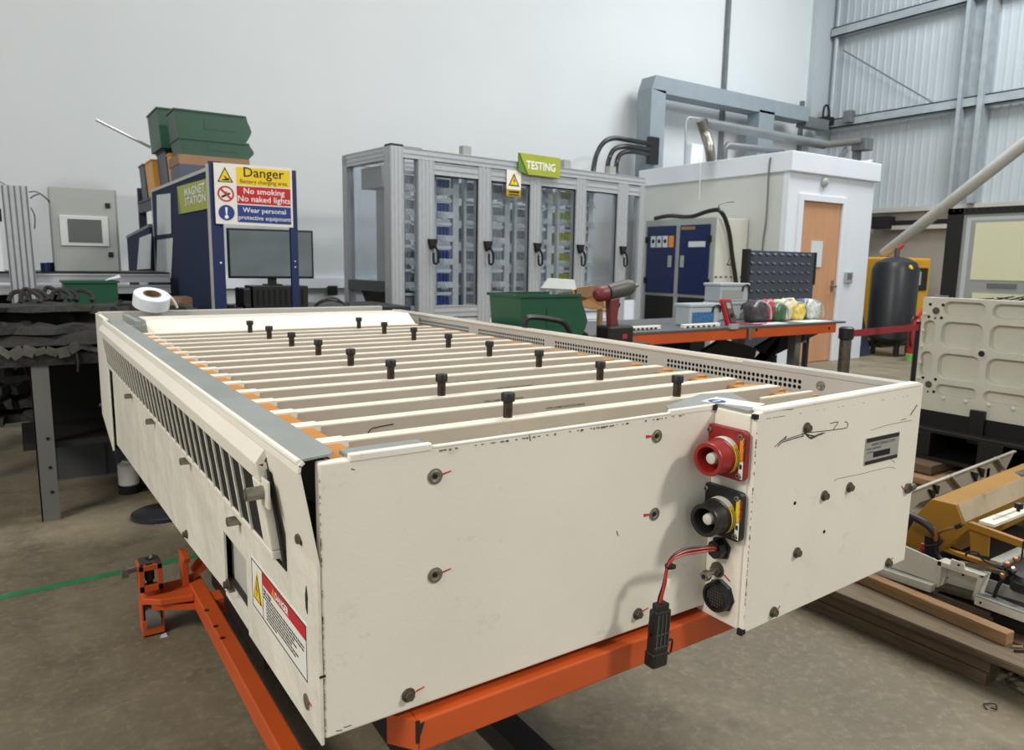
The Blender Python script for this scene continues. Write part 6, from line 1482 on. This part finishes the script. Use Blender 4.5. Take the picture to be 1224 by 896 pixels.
fbox('corner_block', 2.47, 2.57, 1.0, 1.075, -.04, .03, 'galv_d', bv=.005); fbox('stand', 1.0, 2.2, 0, .62, 0, .03, 'black_steel')
mb = MB(); random.seed(6)
for k in range(30):
    y = 2.30-.02*k+random.uniform(-.01, .01); z = 1.060+random.uniform(-.006, .02)*(k > 5)
    mb.bar((XF-.06, y, z), (XF-.06, y-.06, z+random.uniform(-.012, .02)), .012, .006)
tag(mb.build('cable_clutter', M['black']), 'tangled black cable ends lying along the top of the cast panel', 'cables', kind='stuff')

# ------------------------------------------------------------------ timber pallet with yellow machine frame
PXX = 2.36
wpal = thing('timber_pallet', 'weathered timber pallet on the floor at lower right', 'pallet', (2.9, 1.4, 0))
MB().box(PXX, PXX+.09, .905, 2.6, 0, .042).build('lower_bearer', M['wood'], wpal, bevel=.003)
MB().box(PXX+.004, PXX+.094, .90, 2.6, .044, .084).build('upper_bearer', M['wood'], wpal, bevel=.003)
MB().box(PXX-.015, PXX+.12, .55, 2.65, .088, .100).build('edge_board', M['wood'], wpal, bevel=.002)
MB().box(PXX-.012, PXX+.118, .55, 2.65, .1005, .112).build('edge_board', M['wood_g'], wpal, bevel=.002)
for k in range(5): MB().box(PXX+.14+.16*k, PXX+.28+.16*k, .55, 2.65, .090, .110).build('deck_board', M['wood'], wpal, bevel=.003)
for x in (PXX+.45, PXX+.85): MB().box(x, x+.09, .6, 2.6, 0, .088).build('bearer', M['wood'], wpal)
q1, q2 = on(1203, 773, 2, .113), on(1027, 697, 2, .113)
bb = thing('timber_beam', 'orange brown square timber lying on the pallet edge', 'timber', (q1.x, (q1.y+q2.y)/2, .112))
d = (q2-q1).normalized(); MB().bar((q1.x+.02, q1.y, .134), (q1.x+.02+d.x*1.2, q1.y+d.y*1.2, .134), .045, .042).build('beam', M['wood_l'], bb, bevel=.004)
q1, q2 = on(1190, 748, 2, .113), on(1070, 707, 2, .113)
for k in range(3):
    tag(MB().box(q1.x-.01+.005*k, q1.x+.10, q1.y+.01*k, q2.y, .1125+.0125*k, .1245+.0125*k).build('thin_plank', M['wood_g'], bevel=.001), ['thin grey plank, lowest of three under the white frame', 'thin grey plank, middle of three under the white frame', 'thin grey plank, topmost of three under the white frame'][k], 'timber', 'thin planks stacked on the pallet')
mb = MB(); random.seed(8)
q = on(1210, 822, 2, 0)
for k in range(14): a = random.uniform(0, 6.3); x, y = q.x+random.uniform(-.03, .12), q.y+random.uniform(-.08, .08); mb.bar((x, y, .004+.004*(k % 4)), (x+.05*math.cos(a), y+.05*math.sin(a), .012+.004*(k % 3)), .006, .003)
tag(mb.build('swarf_heap', M['steel_dark']), 'heap of dark metal scraps under the pallet end', 'scraps', kind='stuff')
for k, (px, py) in enumerate(((1215, 774), (1218, 779))):
    q = on(px, py, 2, .113); tag(MB().cyl((q.x-.012, q.y+.008, .117), (q.x+.015, q.y-.01, .117), .004, 8).build('fuse', M['wood_l' if k == 0 else 'black'], smooth=True), ['small orange tipped rod on the pallet', 'small black rod below the orange tipped one'][k], 'rod')

XM = 2.56
mc = thing('machine_frame', 'white machine frame with ochre hood and hoses on the pallet', 'machine', (XM+.5, 1.0, .15))
def W(px, py, x=XM): return on(px, py, 0, x)
def fpoly(pix, m, nm, th=.004, x=XM, par=mc): return MB().slab([W(a, b, x) for a, b in pix], th, (1, 0, 0)).build(nm, M[m], par)
fpoly([(1040, 634), (1121, 670), (1119.5, 697), (1040, 668)], 'white_side', 'side_web', .006)
fa = MB().slab([W(1030, 668), W(1119, 697), W(1117, 705.5), W(1030, 676)], .03, (-1, 0, 0)).build('lower_flange', M['white_side'], mc)
fpoly([(1121, 670), (1176, 688), (1174, 693), (1120, 675)], 'white_side', 'box_top', .05); fpoly([(1121, 670), (1125, 671), (1123, 701), (1118.5, 702)], 'white_side', 'box_side', .05)
fpoly([(1170, 686), (1176, 688), (1166, 717), (1161, 716)], 'white_side', 'box_side', .05); fpoly([(1118.5, 699), (1164, 713), (1164, 718), (1118, 704)], 'steel_dark', 'box_sill', .05)
fpoly([(1120, 672), (1172, 690), (1163, 716), (1119, 702)], 'white_side', 'box_back', .004, XM+.05)
for (px, py) in ((1151, 687), (1132, 690)): q = W(px, py, XM+.049); MB().cyl(q, q+Vector((-.001, 0, 0)), .004, 10).build('box_hole', M['dark'], mc)
fpoly([(1137, 668), (1152, 673), (1153, 682), (1135, 677)], 'white_side', 'lifting_tab', .006, XM-.005); q = W(1146, 675, XM-.006); MB().cyl(q, q+Vector((-.001, 0, 0)), .004, 10).build('tab_hole', M['dark'], mc)
fpoly([(1165, 712), (1260, 747), (1260, 757), (1164.5, 722)], 'white_side', 'lower_channel', .006, XM-.03)
MB().slab([W(1165, 712, XM-.03), W(1260, 747, XM-.03), W(1260, 742, XM+.06), W(1170, 706, XM+.06)], .004).build('channel_top', M['tray_grey'], mc)
q = W(1172, 720, XM-.031); MB().cyl(q, q+Vector((-.001, 0, 0)), .004, 10).build('channel_hole', M['dark'], mc)
MB().box(XM, XM+1.0, .5, 1.5, .115, .15).build('bed', M['black_steel'], mc)
MB().slab([W(1176, 690, XM+.08), W(1250, 715, XM+.08), W(1250, 728, XM+.08), W(1174, 705, XM+.08)], .004, (1, 0, 0)).build('inner_web', M['tray_grey'], mc)
# hood
XH = 2.78
def HP(px, py): return on(px, py, 0, XH)
prof_ = [HP(1113.7, 596), HP(1142.7, 602.7), HP(1151, 625), HP(1140, 662), HP(1076, 652), HP(1096.5, 613.7)]
n = len(prof_); ex_ = Vector((1.3, 0, .05))
hd = MB().add([tuple(p) for p in prof_]+[tuple(p+ex_) for p in prof_], [tuple(range(n)), tuple(range(2*n-1, n-1, -1))]+[(i, n+i, n+(i+1) % n, (i+1) % n) for i in range(n)]).build('hood', M['yel_m'], mc, bevel=.003)
MB().slab([prof_[1]+Vector((.01, 0, -.002)), prof_[1]+ex_, prof_[2]+ex_, prof_[2]+Vector((.01, 0, .002))], .004, (0, -1, .2)).build('smoky_cover', M['clear_cover'], hd)
MB().slab([on(1213, 565, 0, XH+.25)+Vector((0, 0, .0)), on(1224, 562, 0, XH+.25), on(1232, 566, 0, XH+.25), on(1222, 570, 0, XH+.25)], .004).build('hood_label', M['lab_grey'], hd)
# frame bars
MB().bar(W(1160, 627, 2.64), W(1262, 664, 2.64), .02, .024, (0, 0, 1)).build('frame_bar', M['yel_m'], mc, bevel=.002)
MB().bar(W(1162, 626, 2.64), W(1124, 657, 2.70), .016, .02, (0, 0, 1)).build('frame_bar', M['yel_m'], mc, bevel=.002)
fpoly([(1159, 631), (1183, 639), (1181, 665), (1160, 661)], 'yel_m', 'gusset', .006, 2.65)
fpoly([(1124, 657), (1128, 655), (1192, 676), (1190, 682)], 'yel_m', 'lower_bar', .02, 2.68)
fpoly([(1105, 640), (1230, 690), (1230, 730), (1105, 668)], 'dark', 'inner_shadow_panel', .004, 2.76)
a = W(1179, 626, 2.72); b_ = on(1262, 586, 0, 3.1); MB().bar(a, a+Vector((.5, 0, .0)), .05, .012).build('white_bar', M['white_side'], mc, bevel=.002)
MB().bar(a+Vector((.05, 0, .0065)), a+Vector((.3, 0, .0065)), .008, .002).build('bar_slot', M['tray_grey'], mc)
q = W(1217, 611, 2.86); MB().lathe(q, (0, 0, 1), [(0, .006), (.010, .006), (.012, .014), (.030, .015), (.032, .010)], 14).build('clamp_knob', M['black'], mc, smooth=True)
a = W(1190, 672, 2.66); MB().bar(a, a+Vector((.30, 0, .0)), .035, .01).build('toothed_rack', M['tray_grey'], mc)
mb = MB()
for k in range(16): mb.box(a.x+.01+.018*k, a.x+.019+.018*k, a.y-.026, a.y-.016, a.z-.005, a.z+.006)
mb.build('rack_teeth', M['tray_grey'], mc)
q = W(1222, 700, 2.60); MB().lathe(q+Vector((.02, 0, -.02)), (0, 0, 1), [(0, .04), (.03, .042), (.036, .034), (.05, .03)], 24).build('motor', M['black'], mc, smooth=True)
q = W(1221, 668, 2.60); MB().cyl(q, q+Vector((0, 0, .06)), .003, 8).build('thin_rod', M['ink'], mc)
for (px, py) in ((1205, 677), (1212, 683), (1199, 690), (1215, 671)):
    q = W(px, py, 2.6); MB().lathe(q, (-.5, 0, 1), [(0, .008), (.012, .010), (.018, .006)], 10).build('fitting', M['copper'] if px % 2 else M['steel'], mc, smooth=True)
MB().tube([W(1206, 680, 2.6), W(1200, 690, 2.6), W(1193, 700, 2.6), W(1188, 714, 2.6)], .006, 6).build('hose', M['black'], mc, smooth=True)
MB().tube([W(1154, 664, 2.6), W(1158, 659, 2.6), W(1168, 660, 2.6), W(1172, 666, 2.6), W(1180, 672, 2.6), W(1200, 680, 2.6)], .0035, 6).build('hose', M['ink'], mc, smooth=True)
MB().bar(W(1148, 672, 2.6), W(1205, 686, 2.6), .012, .012).build('pipe_rail', M['steel_dark'], mc)
# hoses at left
XS = 2.66
MB().tube([W(1078, 612, XS), W(1088, 616, XS), W(1102, 623, XS), W(1113, 631, XS), W(1119, 640, XS)], .014, 10).build('thick_hose', M['black'], mc, smooth=True)
MB().tube([W(1118, 634, XS), W(1121, 642, XS), W(1119, 652, XS), W(1120, 661, XS), W(1126, 670, XS)], .009, 8).build('bent_hose', M['black'], mc, smooth=True)
MB().tube([W(1120, 637, XS), W(1130, 633, XS), W(1142, 630, XS), W(1154, 626, XS)], .005, 8).build('copper_pipe', M['copper'], mc, smooth=True)
MB().cyl(W(1142, 630, XS), W(1150, 627, XS), .008, 10).build('pipe_union', M['black'], mc, smooth=True)
MB().tube([W(1117, 630, XS-.01), W(1119, 640, XS-.01), W(1118, 646, XS-.01)], .006, 8).build('copper_elbow', M['copper'], mc, smooth=True)
MB().tube([W(1101, 654, XS-.03), W(1097, 661, XS-.03), W(1093, 672, XS-.03), W(1092, 686, XS-.03)], .003, 6).build('green_wire', M['greenw'], mc, smooth=True)
MB().cyl(W(1103, 649, XS-.03), W(1100, 658, XS-.03), .006, 8).build('wire_terminal', M['redp'], mc)
MB().tube([W(1103, 651, XS-.03), W(1110, 652, XS-.03), W(1122, 650, XS-.03), W(1126, 645, XS-.03)], .003, 6).build('dark_wire', M['ink'], mc, smooth=True)
# grey tray behind
YT = 1.50
def T_(px, py, y=YT): return on(px, py, 1, y)
ty_ = thing('sloping_tray', 'grey sloping cable tray leaning behind the ochre hood', 'tray', tuple(T_(1140, 600))[:2]+(.15,))
MB().slab([T_(1080, 592), T_(1212, 541), T_(1201, 564), T_(1100, 600), T_(1070, 625)], .006, (0, 1, 0)).build('tray_plate', M['tray_grey'], ty_)
MB().bar(T_(1078, 591, YT-.01), T_(1213, 539, YT-.01), .014, .006).build('top_rail', M['tray_grey'], ty_)
for (a, b_) in (((1136, 568), (1149, 584)), ((1191, 547), (1200, 561))): MB().bar(T_(*a, YT-.012), T_(*b_, YT-.012), .02, .008).build('tray_rib', M['tray_grey'], ty_)
for (px, py) in ((1109, 584), (1114, 578), (1160, 563), (1168, 558)): MB().prism(1, [(T_(px, py).x, T_(px, py).z), (T_(px+7, py+2).x, T_(px+7, py+2).z), (T_(px+5, py+12).x, T_(px+5, py+12).z)], YT-.01, YT-.001).build('cable_hook', M['dark'], ty_)
q = T_(1090, 620); MB().box(q.x, q.x+.03, YT, YT+.02, .15, q.z).build('prop', M['black_steel'], ty_)
q = T_(1180, 560); MB().box(q.x, q.x+.03, YT, YT+.02, .15, q.z).build('prop', M['black_steel'], ty_)
